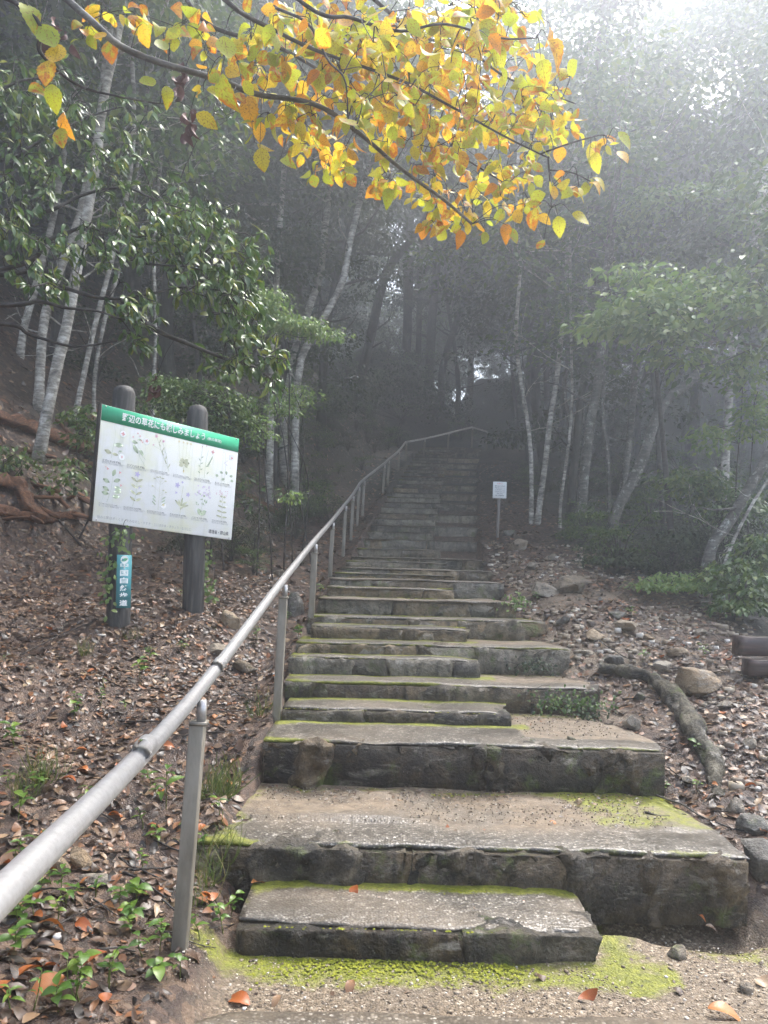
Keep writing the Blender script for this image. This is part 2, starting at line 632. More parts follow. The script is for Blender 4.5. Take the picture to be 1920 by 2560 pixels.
def ground_mat():
    t = NT('forest_soil')
    p = t.pos()
    sand_m, moss_m = t.attr('sand'), t.attr('moss')
    n1 = t.noise(p, 3, 5, .65)
    n2 = t.noise(p, 22, 5, .7)
    soil = t.ramp(n2, [(.3, (.020, .014, .010)), (.5, (.055, .036, .024)), (.65, (.10, .066, .043)), (.8, (.17, .115, .075))]).outputs[0]
    vc = t.voro(t.scale_vec(p, (1, 1, 1)), 28.0, 'F1', 1)
    r = t.n('SeparateColor', Color=vc)
    lit = t.ramp(r.outputs[1], [(0, (.018, .011, .008)), (.4, (.055, .031, .021)), (.75, (.11, .062, .038)), (1, (.22, .14, .085))]).outputs[0]
    soil = t.mix(soil, lit, .55)
    d = t.voro(p, 110.0, 'F1', 0)
    c = t.n('SeparateColor', Color=t.voro(p, 110.0, 'F1', 1))
    grain = t.ramp(c.outputs[0], [(0, (.070, .050, .031)), (.5, (.150, .110, .068)), (.88, (.235, .18, .12)), (1, (.40, .34, .26))]).outputs[0]
    grain = t.mix(grain, (.10, .075, .05), t.math('MULTIPLY', t.math('SUBTRACT', n1, .48), 3.0, True))
    soil = t.mix(soil, t.ramp(n2, [(.35, (.008, .009, .005)), (.6, (.024, .028, .013)), (.8, (.05, .05, .022))]).outputs[0], t.attr('duff'))
    col = t.mix(soil, grain, sand_m)
    mn = t.noise(p, 8, 5, .75)
    mf = t.math('MULTIPLY', t.math('SUBTRACT', t.math('ADD', moss_m, mn), 1.0), 5.0, True)
    mossc = t.ramp(t.noise(p, 45, 3, .7), [(.3, (.08, .09, .008)), (.6, (.185, .19, .018)), (.8, (.32, .31, .04))]).outputs[0]
    col = t.mix(col, mossc, mf)
    h = t.math('ADD', n2, t.math('MULTIPLY', d, -.4))
    b = t.bump(h, .9, .014)
    return t.done(t.principled(col, .62, .45, b))


SOIL = ground_mat()


def simple_mat(name, stops, scale=(8, 8, 8), rough=.6, spec=.4, bump=.4, bdist=.005, metal=0.0, detail=4):
    t = NT(name)
    tc = t.n('TexCoord').outputs['Object']
    nz = t.noise(t.scale_vec(tc, scale), 1.0, detail, .65)
    col = t.ramp(nz, stops).outputs[0]
    b = t.bump(nz, bump, bdist)
    return t.done(t.principled(col, rough, spec, b, metal))


def bark_mat(name, dark, mid, light, ring=True, lichen=0.0):
    t = NT(name)
    p = t.pos()
    a = t.noise(t.scale_vec(p, (9, 9, 30) if ring else (30, 30, 5)), 1.0, 5, .7)
    b_ = t.noise(p, 7, 4, .6)
    col = t.ramp(t.math('ADD', t.math('MULTIPLY', a, .6), t.math('MULTIPLY', b_, .4)), [(.36, dark), (.50, mid), (.62, light)]).outputs[0]
    if lichen:
        l = t.noise(p, 16, 4, .7)
        col = t.mix(col, (.50, .52, .46), t.math('MULTIPLY', t.math('SUBTRACT', l, .56), 8.0 * lichen, True))
    bp = t.bump(a, .7, .012)
    return t.done(t.principled(col, .75, .3, bp))


PALE = bark_mat('pale_bark', (.05, .045, .037), (.30, .275, .23), (.66, .64, .58), True)
MOTTLED = bark_mat('mottled_bark', (.028, .025, .021), (.10, .09, .075), (.20, .185, .155), True, .8)
DARK = bark_mat('dark_bark', (.016, .013, .011), (.04, .034, .028), (.085, .074, .062), False)
TWIG = bark_mat('twig_bark', (.018, .014, .012), (.04, .033, .028), (.10, .09, .08), True)
LIMB = bark_mat('grey_branch_bark', (.035, .032, .028), (.11, .105, .095), (.27, .26, .235), True)

GREEN = [(0, (.034, .068, .016)), (.35, (.055, .11, .022)), (.7, (.09, .155, .028)), (1, (.16, .20, .035))]
EVERG = leaf_mat('glossy_evergreen_leaf', [(0, (.040, .080, .022)), (.45, (.075, .145, .030)), (.8, (.12, .19, .032)), (1, (.24, .26, .04))], .32, .33, .6)
EVERG_O = leaf_mat('glossy_evergreen_single_leaf', [(0, (.040, .080, .022)), (.45, (.075, .145, .030)), (.8, (.12, .19, .032)), (1, (.24, .26, .04))], .32, .33, .6, True)
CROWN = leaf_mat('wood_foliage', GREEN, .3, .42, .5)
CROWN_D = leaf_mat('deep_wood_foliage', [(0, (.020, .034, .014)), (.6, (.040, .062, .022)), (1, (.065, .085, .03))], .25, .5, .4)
CROWN_L = leaf_mat('lit_fresh_foliage', [(0, (.10, .18, .05)), (.5, (.17, .27, .07)), (1, (.27, .34, .10))], .5, .4, .5)  # light green leaves, colour raised to look lit from above
YEL = [(0, (.34, .42, .03)), (.4, (.50, .52, .035)), (.66, (.68, .56, .04)), (.86, (.72, .42, .025)), (1, (.64, .24, .02))]
BLOT = ((.55, .16, .012), (.24, .10, .015))
AUTUMN = leaf_mat('autumn_leaf_mass', YEL, .55, .42, .45, False, BLOT, .5)
AUTUMN_O = leaf_mat('autumn_leaf', YEL, .55, .42, .45, True, BLOT, .6)
LIT = [(0, (.014, .010, .007)), (.25, (.034, .020, .013)), (.45, (.064, .036, .022)), (.62, (.115, .068, .041)), (.78, (.185, .12, .072)), (.9, (.20, .075, .026)), (1, (.31, .22, .13))]
LITTER = leaf_mat('dead_leaf_litter', LIT, .12, .40, .5)
LITTER_O = leaf_mat('dead_leaf', LIT, .12, .40, .5, True, None, .4)
ORANGE_O = leaf_mat('orange_dead_leaf', [(0, (.30, .075, .018)), (.5, (.38, .11, .025)), (1, (.42, .17, .05))], .15, .4, .5, True, None, .4)
SEED = leaf_mat('seedling_leaf', [(0, (.06, .13, .022)), (.5, (.10, .19, .03)), (1, (.19, .28, .04))], .4, .35, .5, True)
GRASSM = leaf_mat('grass_blade', [(0, (.06, .10, .02)), (.5, (.11, .15, .03)), (1, (.24, .20, .08))], .35, .5, .4)
MOSSM = simple_mat('moss_tuft', [(.3, (.08, .10, .008)), (.55, (.19, .20, .018)), (.75, (.33, .32, .04))], (30, 30, 30), .8, .2, .5, .004)
STEEL = simple_mat('worn_steel_pipe', [(.3, (.40, .385, .37)), (.5, (.47, .455, .44)), (.72, (.54, .525, .51))], (60, 60, 60), .36, .5, .15, .0008, .6)
POSTM = simple_mat('weathered_post_paint', [(.3, (.165, .145, .112)), (.55, (.255, .23, .185)), (.8, (.34, .31, .26))], (14, 14, 4), .5, .45, .2, .002, .2)
POSTLOG = simple_mat('charcoal_log_post', [(.25, (.018, .017, .016)), (.5, (.055, .052, .048)), (.8, (.17, .16, .15))], (30, 30, 2.5), .65, .35, .6, .006)
WHITE = simple_mat('white_board', [(.2, (.72, .735, .735)), (.6, (.80, .81, .80)), (.85, (.83, .83, .81))], (5, 5, 5), .35, .5, .02, .0005)
def board_mat():
    t = NT('aged_white_board')
    tc = t.n('TexCoord').outputs['Object']
    n1 = t.noise(tc, 2.2, 5, .6)
    n2 = t.noise(tc, 60, 3, .7)
    col = t.mix((.80, .81, .80), (.74, .75, .50), t.math('MULTIPLY', t.math('SUBTRACT', n1, .46), 4.0, True))
    stn = t.noise(t.scale_vec(tc, (30, 30, 1.5)), 1.0, 4, .6)
    col = t.mix(col, (.52, .54, .46), t.math('MULTIPLY', t.math('SUBTRACT', stn, .55), 2.2, True))
    col = t.mix(col, (.70, .72, .62), t.math('MULTIPLY', t.math('SUBTRACT', n2, .55), 2.5, True))
    return t.done(t.principled(col, .35, .5))
BOARD = board_mat()
def flat_mat(name, c, rough=.45):
    t = NT(name)
    tc = t.n('TexCoord').outputs['Object']
    nz = t.noise(tc, 30, 3, .6)
    return t.done(t.principled(t.mix(c, tuple(min(1, k * 1.12 + .01) for k in c), nz), rough, .4))
BANNER = flat_mat('green_banner', (.045, .42, .22))
INKW = flat_mat('white_print', (.82, .84, .82))
INKD = flat_mat('dark_print', (.09, .09, .10))
INKG = flat_mat('grey_print', (.36, .37, .38))
PLATE = flat_mat('teal_plate', (.07, .27, .30))
P_LEAF = flat_mat('print_leaf_green', (0.400, 0.474, 0.338))
P_LEAF2 = flat_mat('print_olive', (0.495, 0.508, 0.352))
P_RED = flat_mat('print_red', (0.672, 0.318, 0.311))
P_PINK = flat_mat('print_pink', (0.672, 0.372, 0.474))
P_VIO = flat_mat('print_violet', (0.481, 0.440, 0.658))
P_YEL = flat_mat('print_yellow', (0.699, 0.604, 0.318))
P_LIL = flat_mat('print_lilac', (0.631, 0.536, 0.699))
P_RING = flat_mat('print_ring', (.62, .66, .62))
P_WHITE = flat_mat('print_white', (.84, .85, .84))
WOODROT = simple_mat('rotten_wood', [(.25, (.03, .018, .012)), (.5, (.13, .06, .03)), (.75, (.30, .14, .07))], (6, 60, 60), .7, .3, .9, .01)
BEAM = simple_mat('wet_timber', [(.25, (.014, .010, .008)), (.5, (.045, .026, .020)), (.8, (.11, .06, .045))], (4, 40, 40), .45, .5, .7, .006)
GREYW = simple_mat('weathered_timber', [(.25, (.13, .11, .10)), (.5, (.22, .195, .18)), (.8, (.31, .28, .26))], (20, 20, 4), .6, .4, .4, .003)
ROOTM = rough_stone_mat('mossy_root_bark', [(.3, (.03, .026, .018)), (.45, (.13, .11, .07)), (.58, (.28, .25, .18)), (.7, (.46, .43, .35))], True, 2.0, .4, .6, 1.4)

exec_marker = 'SETTING'

# ================================================================== SETTING
def axis(segs):
    out = [segs[0][0]]
    for a, b, s0, s1 in segs:
        x = a
        n = max(1, int(round((b - a) / ((s0 + s1) / 2))))
        w = np.linspace(s0, s1, n)
        w = np.cumsum(w / w.sum()) * (b - a) + a
        out += list(w)
    return np.array(out)


gx = axis([(-45, -9, 3.0, .5), (-9, -4.5, .4, .09), (-4.5, 4.5, .06, .06), (4.5, 10, .09, .5), (10, 45, .6, 3.5)])
gy = axis([(-6, 1.2, .6, .12), (1.2, 9, .06, .06), (9, 22, .08, .2), (22, 34, .25, .5), (34, 75, .7, 3.0)])
GX, GY = np.meshgrid(gx, gy)
GZ = ground_z(GX, GY)
nx_, ny_ = len(gx), len(gy)
Vg = np.stack([GX, GY, GZ], -1).reshape(-1, 3)
a = (np.arange(ny_ - 1)[:, None] * nx_ + np.arange(nx_ - 1)[None]).ravel()
Fg = np.stack([a, a + 1, a + 1 + nx_, a + nx_], -1)
mb = MB()
mb.add(Vg, Fg)
me = mb.mesh('ground', SOIL)
xx, yy = Vg[:, 0], Vg[:, 1]
wob = fbm2(xx, yy, 2.5, 3, 21) * .12
sand = sstep(-.58, -.44, xx + wob * .6) * (1 - sstep(3.25, 3.5, yy + wob)) * (1 - sstep(2.3, 3.2, xx + wob))
sand = np.maximum(sand, .8 * sstep(1.25, 1.4, xx) * (1 - sstep(2.1, 2.9, xx + wob * 4)) * sstep(4.2, 5, yy) * (1 - sstep(8, 10, yy)) * sstep(-.35, .2, fbm2(xx, yy, 2.0, 3, 4)))
# moss grows along the foot of the first step and in the corner right of it
mz = np.exp(-((yy - 2.76) / .17) ** 2) * (xx > -.7) * (xx < 1.1) * .60
mz = np.maximum(mz, .60 * np.exp(-((xx - .92) / .12) ** 2) * (yy > 2.6) * (yy < 3.4))
mz = np.maximum(mz, .55 * np.exp(-((yy - 3.12) / .14) ** 2) * (xx > .8) * (xx < 1.9))
mz = np.maximum(mz, .50 * np.exp(-((xx - 1.55) / .25) ** 2 - ((yy - 3.0) / .3) ** 2))
mz = np.maximum(mz, .50 * np.exp(-((xx - 1.45) / .4) ** 2 - ((yy - 2.98) / .17) ** 2))
mz = mz + .14 * sand * (yy > 2.5)
attr(me, 'sand', sand)
attr(me, 'duff', np.clip(np.maximum(sstep(12, 18, yy) * .8, sstep(2.4, 3.4, xx)) + .35 * fbm2(xx, yy, .9, 3, 61), 0, 1) * sstep(6, 9, yy + np.maximum(xx, 0) * .5))
attr(me, 'moss', mz)
link('ground', me, kind='structure')

# paved apron in the foreground
V, Fq = box_grid(-.66, 3.4, -3.0, 2.45, -.10, .022, .07)
corner = np.hypot(np.minimum(V[:, 0] + .36, 0), np.maximum(V[:, 1] - 2.15, 0))
k = np.where((V[:, 0] < -.36) & (V[:, 1] > 2.15) & (corner > .3), .3 / np.maximum(corner, .3), 1)
V[:, 0] = np.where(k < 1, -.36 + (V[:, 0] + .36) * k, V[:, 0])
V[:, 1] = np.where(k < 1, 2.15 + (V[:, 1] - 2.15) * k, V[:, 1])
V[:, 1] += np.where(V[:, 1] > 2.3, fbm2(V[:, 0], V[:, 1] * 0, 2.2, 3, 8) * .012, 0)
V[:, 2] += np.where(V[:, 2] > 0, fbm2(V[:, 0], V[:, 1], 3, 3, 2) * .004, 0)
mb = MB()
mb.add(V, Fq)
me = mb.mesh('pavement', AGG)
attr(me, 'dirt_lit', .45 + .3 * fbm2(V[:, 0], V[:, 1], 1.5, 3, 12))
attr(me, 'moss', np.full(len(V), .12))
link('pavement', me, kind='structure')

# haze: one closed box round the camera and everything built
V, Fq = plain_box(-48, 48, -8, 78, -12, 27)
mb = MB()
mb.add(V, Fq)
hz = bpy.data.materials.new('haze')
hz.use_nodes = True
hz.node_tree.nodes.clear()
pv = hz.node_tree.nodes.new('ShaderNodeVolumePrincipled')
pv.inputs['Color'].default_value = (.87, .925, 1.0, 1)
pv.inputs['Density'].default_value = HAZE_DENSITY
pv.inputs['Anisotropy'].default_value = .8
ho = hz.node_tree.nodes.new('ShaderNodeOutputMaterial')
hz.node_tree.links.new(pv.outputs[0], ho.inputs['Volume'])
link('haze', mb.mesh('haze', hz, smooth=False), kind='stuff')

# ================================================================== STAIRS
# kind, front Y, top z, left x, right x
STEPS = [
    ('H', 2.85, .112, -.56, .80), ('L', 3.26, .266, -.83, 1.56),
    ('L', 4.17, .520, -.67, 1.54),
    ('H', 4.74, .600, -.64, .80), ('L', 5.18, .708, -.68, 1.47),
    ('H', 5.56, .835, -.70, .71), ('L', 5.83, .920, -.68, 1.42),
    ('H', 6.18, 1.020, -.60, .68), ('L', 6.53, 1.085, -.66, 1.40),
    ('L', 6.90, 1.235, -.60, 1.20),
    ('H', 7.30, 1.33, -.55, .68), ('L', 7.75, 1.415, -.56, 1.22),
    ('H', 8.45, 1.475, -.55, .78), ('L', 9.0, 1.545, -.52, 1.30),
    ('H', 9.75, 1.64, -.50, .78), ('L', 10.4, 1.715, -.46, 1.38),
    ('H', 11.2, 1.86, -.42, .82), ('L', 12.2, 2.06, -.38, 1.46),
]
y_, z_, kk = 12.2, 2.06, 0
while y_ < 21.2:
    y_ += .425
    z_ += .1415
    STEPS.append(('H' if kk % 2 == 0 else 'L', y_, z_, float(ip(XL, y_)), float(ip(XR, y_)) - (.75 if kk % 2 == 0 else 0)))
    kk += 1
STEPS[-1] = ('L',) + STEPS[-1][1:3] + (float(ip(XL, y_)), float(ip(XR, y_)))

stairs = empty('stone_staircase', 'long flight of mossy stone steps climbing from the sandy apron into the foggy wood', 'staircase', (0, 3, 0))
SO = np.array(stairs.location)
STEPS = [(k_, a_, b_, c_ + ROLL * max(0, EYE - b_), d_ + ROLL * max(0, EYE - b_)) for k_, a_, b_, c_, d_ in STEPS]


def stone_block(x0, x1, y0, y1, z0, z1, cell, amp, seed, rd=.02, sl=0.0, sr=0.0):
    V, Fq = box_grid(x0, x1, y0, y1, z0, z1, cell)
    c = np.array([(x0 + x1) / 2, (y0 + y1) / 2, (z0 + z1) / 2])
    h = np.array([(x1 - x0) / 2, (y1 - y0) / 2, (z1 - z0) / 2])
    d = V - c
    q = np.clip(d, -(h - rd), h - rd)
    e = d - q
    ln = np.linalg.norm(e, axis=1, keepdims=True)
    V = np.where(ln > 1e-6, c + q + e / np.maximum(ln, 1e-6) * np.minimum(ln, rd), V)
    nr = norm(np.where(ln > 1e-6, e, d))
    nz = fbm(V * 6.0 + seed * 3.1, 2, seed) * amp * .55 - np.abs(fbm(V * np.array([13.0, 13, 17]) + seed, 3, seed + 5)) * amp * .75 + fbm(V * 34.0, 2, seed + 7) * amp * .3
    # chiselled look: quantised ridges
    ch = np.abs(vnoise(V * np.array([5.5, 5.5, 3.0]) + seed, seed + 9)) * amp * 1.1
    V = V + nr * (nz - ch)[:, None]
    fr = np.clip((y0 + .05 - V[:, 1]) / .05, 0, 1)
    tz = np.clip((V[:, 2] - z0) / (z1 - z0), 0, 1)
    u = np.clip((V[:, 0] - x0) / (x1 - x0), 0, 1)
    V[:, 0] += (tz - .5) * (sl * (1 - u) + sr * u)
    V[:, 1] -= fr * (.022 * np.sin(tz * 2.2) + .02 * np.abs(fbm(V * np.array([4.0, 1, 6.0]) + seed * 1.7, 2, seed + 3))) * (1 if z1 - z0 > .11 else .5)
    return V, Fq


MOSS_TUFTS = []          # (x0,x1,y,z, step empty, density)
nst = 0
for i, (kind, Y, zt, xl, xr) in enumerate(STEPS):
    prevL = max([s[2] for s in STEPS[:i] if s[0] == 'L'] or [0.0])
    zb = prevL - .03
    nextL = [s for s in STEPS[i + 1:] if s[0] == 'L']
    yb = nextL[0][1] + .06 if nextL else Y + 2.6
    near = Y < 7
    cell = .022 if Y < 4.5 else (.04 if Y < 7.5 else (.08 if Y < 12 else .14))
    FR = .045 if i < 9 else -.022
    lip = .022 if kind == 'L' else .018
    # tread slab
    V, Fq = box_grid(xl + .01, xr - .01, Y + FR, yb, zt - lip, zt, cell * 1.3 if near else cell * 1.6)
    top = V[:, 2] > zt - .004
    front = np.exp(-((V[:, 1] - (Y + FR)) / .06) ** 2)
    V[:, 1] += front * (fbm2(V[:, 0], V[:, 0] * 0 + i, 2.2, 3, i) * .014 + fbm2(V[:, 0], V[:, 2] * 3, 11, 3, i) * .009)
    V[:, 2] += np.where(top, fbm2(V[:, 0], V[:, 1], 3.0, 3, i + 40) * .007 - front * .006 - .006 * np.abs(fbm2(V[:, 0], V[:, 1], 14, 2, 3)) * front, 0)
    endr = np.exp(-((V[:, 0] - xr) / .09) ** 2)
    V[:, 0] += endr * fbm2(V[:, 1], V[:, 2], 5, 2, i) * .03
    V[:, 2] -= np.where(top, endr * .012, 0)
    if i == 1:   # worn landing: earth and sand lie behind the front strip
        V[:, 2] += np.where(top & (V[:, 1] > 3.62), fbm2(V[:, 0], V[:, 1], 2.5, 4, 71) * .016 + .006, 0)
    V -= SO
    mb = MB()
    mb.add(V, Fq)
    me = mb.mesh('step', AGG)
    W = V + SO
    n_ = fbm2(W[:, 0], W[:, 1], 2.2, 3, i + 3)
    dirt_lit = np.clip((.15 if i < 9 else .5) + .3 * n_, 0, 1)  # farther treads mixed paler to stand for their lit edges
    moss = .15 + 0 * n_
    nxt = STEPS[i + 1] if i + 1 < len(STEPS) else None
    if i == 1:
        dirt_lit = np.clip(sstep(3.42, 3.74, W[:, 1] + n_ * .12) * (.85 + .4 * fbm2(W[:, 0], W[:, 1], 4, 3, 77)) + dirt_lit * .2, 0, 1)
        moss = .14 + .50 * sstep(.7, 1.2, W[:, 0]) * sstep(3.5, 3.7, W[:, 1]) + .38 * np.exp(-((W[:, 1] - 4.12) / .09) ** 2)
        moss = np.maximum(moss, .55 * np.exp(-((W[:, 0] + .68) / .16) ** 2))
    elif nxt is not None:
        yn = nxt[1]
        covers = (W[:, 0] < nxt[4] + .08) if nxt[0] == 'H' else np.ones(len(W), bool)
        moss = moss + np.where(covers, .70, .0) * np.exp(-((W[:, 1] - yn + .01) / (.10 if Y > 4 else .075)) ** 2)
        moss = moss + .30 * np.exp(-((W[:, 0] - xl) / .18) ** 2)
        if kind == 'L':
            right = W[:, 0] > (nxt[4] if nxt[0] == 'H' else 9)
            dirt_lit = np.where(right & (W[:, 1] > Y + .22), .9, dirt_lit)
            moss = moss + np.where(right, .45 * np.exp(-((W[:, 1] - yb + .12) / .1) ** 2), 0)
    if kind == 'L' and Y < 9:
        moss = moss + (.34 + .25 * fbm2(W[:, 0], W[:, 0] * 0 + i, 1.7, 2, 19)) * np.exp(-((W[:, 1] - Y - .05) / .035) ** 2)
    if kind == 'H':
        moss = moss + .42 * np.exp(-((W[:, 1] - Y + .01) / .028) ** 2) * (1 if Y < 5 else .8)
    attr(me, 'dirt_lit', dirt_lit)
    attr(me, 'moss', moss)
    st = link('step', me, stairs)
    if i == 0:
        st['label'] = 'lowest half step with pebbly wet top and mossy front edge'
    # mortar core behind the face stones, seen only in the joints
    V, Fq = plain_box(xl + .012, xr - .012, Y + (.004 if kind == 'L' else .002), Y + .19, zb, zt - lip - .004)
    mb = MB()
    mb.add(V - SO, Fq)
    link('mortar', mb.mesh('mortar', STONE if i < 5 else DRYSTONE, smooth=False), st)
    # face stones
    x = xl + .005
    k = 0
    rs = np.random.default_rng(100 + i)
    slant = 0.0
    lo = .34 if Y < 8 else .55
    hi = .95 if Y < 8 else 1.1
    if i == 2:
        lo, hi = .45, .95
    while x < xr - .08:
        w = rs.uniform(lo, hi)
        if xr - (x + w) < .16:
            w = xr - x - .005
        setback = rs.uniform(-.008, .006)
        nslant = rs.uniform(-.07, .07)
        V, Fq = stone_block(x + .0006, x + w - .0006, Y + setback, Y + .20 + rs.uniform(0, .04), zb - .02, (zt - .001 - rs.uniform(0, .007)) if i < 9 else zt - lip + .002, cell,
                            ((.062 if i == 2 else .036) if kind == 'L' else .015) * (1 if i < 9 else .5), 7 * i + k, .006 if kind == 'L' else .009, slant, nslant)
        slant = nslant
        mb = MB()
        mb.add(V - SO, Fq)
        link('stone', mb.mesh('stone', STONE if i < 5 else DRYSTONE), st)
        nst += 1
        x += w
        k += 1
    # mossy fringe geometry
    if nxt is not None and Y < 9.5:
        x1 = min(nxt[4], xr)
        MOSS_TUFTS.append((max(xl, nxt[3]), x1, nxt[1] - .03, zt, st, 1.0))
    if kind == 'H' and Y < 7:
        MOSS_TUFTS.append((xl, xr, Y + .006, zt - .004, st, .22))
MOSS_TUFTS.append((-.50, .84, 2.83, .006, None, 4.0))

cone_V = np.array([(math.cos(a), math.sin(a), 0) for a in np.linspace(0, 2 * math.pi, 5, endpoint=False)] + [(0, 0, 1.0)])
cone_F = np.array([(j, (j + 1) % 5, 5) for j in range(5)])
for x0, x1, y, z, st, dens in MOSS_TUFTS:
    n = int((x1 - x0) * 300 * dens)
    if n < 4:
        continue
    px = RNG.uniform(x0, x1, n)
    keep = fbm2(px, px * 0 + y, 3.1, 3, 31) > RNG.normal(.05 if dens > .5 else .15, .18, n)
    px = px[keep]
    n = len(px)
    py = y - np.abs(RNG.normal(0, (.022 if st is not None else .07) if dens > .5 else .006, n))
    s = RNG.uniform(.004, .012, n) * (.6 if dens < .5 or st is None else 1)
    Pm = np.stack([px, py, np.full(n, z - .004)], -1)
    Vv = Pm[:, None, :] + cone_V[None] * s[:, None, None] * np.array([1.1, 1.1, .75])
    Fv = (cone_F[None] + (np.arange(n) * 6)[:, None, None]).reshape(-1, 3)
    mb = MB()
    mb.add(Vv.reshape(-1, 3) - (SO if st is not None else 0), Fv)
    link('moss', mb.mesh('moss', MOSSM), st, kind='stuff')

# ================================================================== HANDRAIL
rail = empty('handrail', 'long grey steel handrail on square posts along the left of the stone steps', 'handrail', (-.62, 2.63, .12))
RO = np.array(rail.location)
rp = [P(-420, 2640, .62), P(-60, 2300, .93), P(485, 1741, 2.63), P(702, 1457, 4.74), P(782, 1357, 6.6), P(828, 1304, 8.9), P(861, 1263, 10.9),
      P(880, 1239, 12.3), P(895, 1216, 13.2), P(908, 1200, 14.0), P(959, 1160, 15.5), P(970, 1150, 16.0), P(996, 1128, 17.3), P(1014, 1105, 18.8)]
rp2 = [rp[-1], P(1060, 1097, 20.2), P(1120, 1083, 21.3), P(1180, 1068, 22.2)]
rp3 = [rp2[-1], P(1217, 1079, 23.4)]
mb = MB()
add_tube(mb, smooth_path(rp, 90) - RO, .0243, 14)
link('rail', mb.mesh('rail', STEEL), rail)
mb = MB()
add_tube(mb, smooth_path(rp2, 12) - RO, .024, 10)
add_tube(mb, np.array(rp3) - RO, .024, 10)
link('rail', mb.mesh('rail', STEEL), rail)
# pipe sleeves where lengths join
for (pa, pb, f) in ((rp[2], rp[3], .18), (rp[1], rp[2], .55), (rp[4], rp[5], .4)):
    d = norm(pb - pa)
    c = pa + (pb - pa) * f
    mb = MB()
    add_tube(mb, np.array([c - d * .03, c + d * .03]) - RO, .0248, 14, cap=False)
    link('sleeve', mb.mesh('sleeve', STEEL), rail)


def rail_post(top, bottom_z, w=.05, lean=0.0):
    t = np.array(top) - np.array([-.02, 0, .024])
    hh = t[2] - bottom_z
    mb = MB()
    V, Fq = box_grid(-w / 2, w / 2, -w / 2, w / 2, 0, hh - .07, max(.06, w))
    V, Fq = plain_box(-w / 2, w / 2, -w / 2, w / 2, 0, hh - .07)
    V[:, 0] += (V[:, 2] - hh) * lean
    mb.add(V + np.array([t[0], t[1], bottom_z]) - RO, Fq)
    me = mb.mesh('post', POSTM, smooth=False)
    p = link('post', me, rail)
    md = p.modifiers.new('edge', 'BEVEL')
    md.width = .004
    md.segments = 2
    mb = MB()
    V, Fq = plain_box(-w / 2 - .003, w / 2 + .003, -w / 2 - .003, w / 2 + .003, hh - .072, hh - .060)
    mb.add(V + np.array([t[0], t[1], bottom_z]) - RO, Fq)
    link('cap', mb.mesh('cap', POSTM, smooth=False), p)
    mb = MB()
    V, Fq = plain_box(-.006, .022, -.013, .013, hh - .062, hh + .012)
    mb.add(V + np.array([t[0], t[1], bottom_z]) - RO, Fq)
    link('bracket', mb.mesh('bracket', STEEL, smooth=False), p)
    return p


posts = [(rp[2], 2430), (rp[3], None), (rp[4], None), (rp[5], None), (rp[6], None), (rp[7], None), (rp[8], None), (rp[9], None), (rp[10], None), (rp[11], None), (rp[12], None), (rp[13], None),
         (rp2[1], None), (rp2[2], None), (rp2[3], None), (rp3[1], None)]
for j, (t, _) in enumerate(posts):
    g = gz(t[0] - .02, t[1])
    rail_post(t, min(g - .08, t[2] - .6), .050 if j < 3 else .046, .055 if j == 0 else .03)

# ================================================================== NOTICE BOARD
TL, TR, BL, BR = P(255, 1010, 5.7), P(598, 1097, 6.6), P(242, 1305, 5.7), P(592, 1350, 6.6)
ux = norm(TR - TL)
uz = norm((TL - BL) + (TR - BR))
uz = norm(uz - ux * np.dot(ux, uz))
uy = np.cross(uz, ux)          # pointing away from the viewer
BW = float(np.linalg.norm(TR - TL))
BH = float(np.linalg.norm(TL - BL) + np.linalg.norm(TR - BR)) / 2
sign = empty('notice_board', 'white flower chart board with green title band on two charcoal log posts', 'notice board')
mt = Matrix.Identity(4)
for i in range(3):
    mt[i][0], mt[i][1], mt[i][2], mt[i][3] = ux[i], uy[i], uz[i], TL[i]
sign.matrix_world = mt
SM = mt


def sbox(name, x0, x1, z0, z1, y0, y1, mat, parent=sign, bev=0.0):
    V, Fq = plain_box(x0, x1, y0, y1, z0, z1)
    mb = MB()
    mb.add(V, Fq)
    o = link(name, mb.mesh(name, mat, smooth=False), parent)
    if bev:
        md = o.modifiers.new('edge', 'BEVEL')
        md.width = bev
        md.segments = 2
    return o


panel = sbox('panel', 0, BW, -BH, 0, 0, .022, BOARD, bev=.003)
sbox('frame_edge', -.007, -.001, -BH - .002, .004, -.002, .05, DARK)
HB = .118
band = sbox('title_band', .002, BW - .002, -HB, -.002, -.0025, -.0004, BANNER)


def text_mesh(body, size, mat, bold=0.0):
    c = bpy.data.curves.new('lettering', 'FONT')
    c.body = body
    c.size = size
    c.offset = bold
    c.resolution_u = 2 if size < .03 else 4
    o = bpy.data.objects.new('lettering', c)
    COL.objects.link(o)
    dg = bpy.context.evaluated_depsgraph_get()
    me = bpy.data.meshes.new_from_object(o.evaluated_get(dg))
    bpy.data.objects.remove(o)
    bpy.data.curves.remove(c)
    me.materials.clear()
    me.materials.append(mat)
    xs = [v.co.x for v in me.vertices]
    ys = [v.co.y for v in me.vertices]
    return me, min(xs), max(xs), min(ys), max(ys)


def lettering(parent, body, mat, x, z, width=None, size=.05, y=-.004, bold=0.0, center=False, height=None, sx=1.0):
    """stand the words up on the board face; x,z = left, baseline in board coordinates"""
    me, x0, x1, y0, y1 = text_mesh(body, size, mat, bold)
    kx = (width / (x1 - x0)) if width else sx
    kz = (height / (y1 - y0)) if height else (kx if width else 1.0)
    for v in me.vertices:
        px, py = v.co.x, v.co.y
        v.co = (x + (px - (x0 + (x1 - x0) * (.5 if center else 0))) * kx, y, z + (py - (y0 if height else 0)) * kz)
    o = link('lettering', me, parent)
    return o


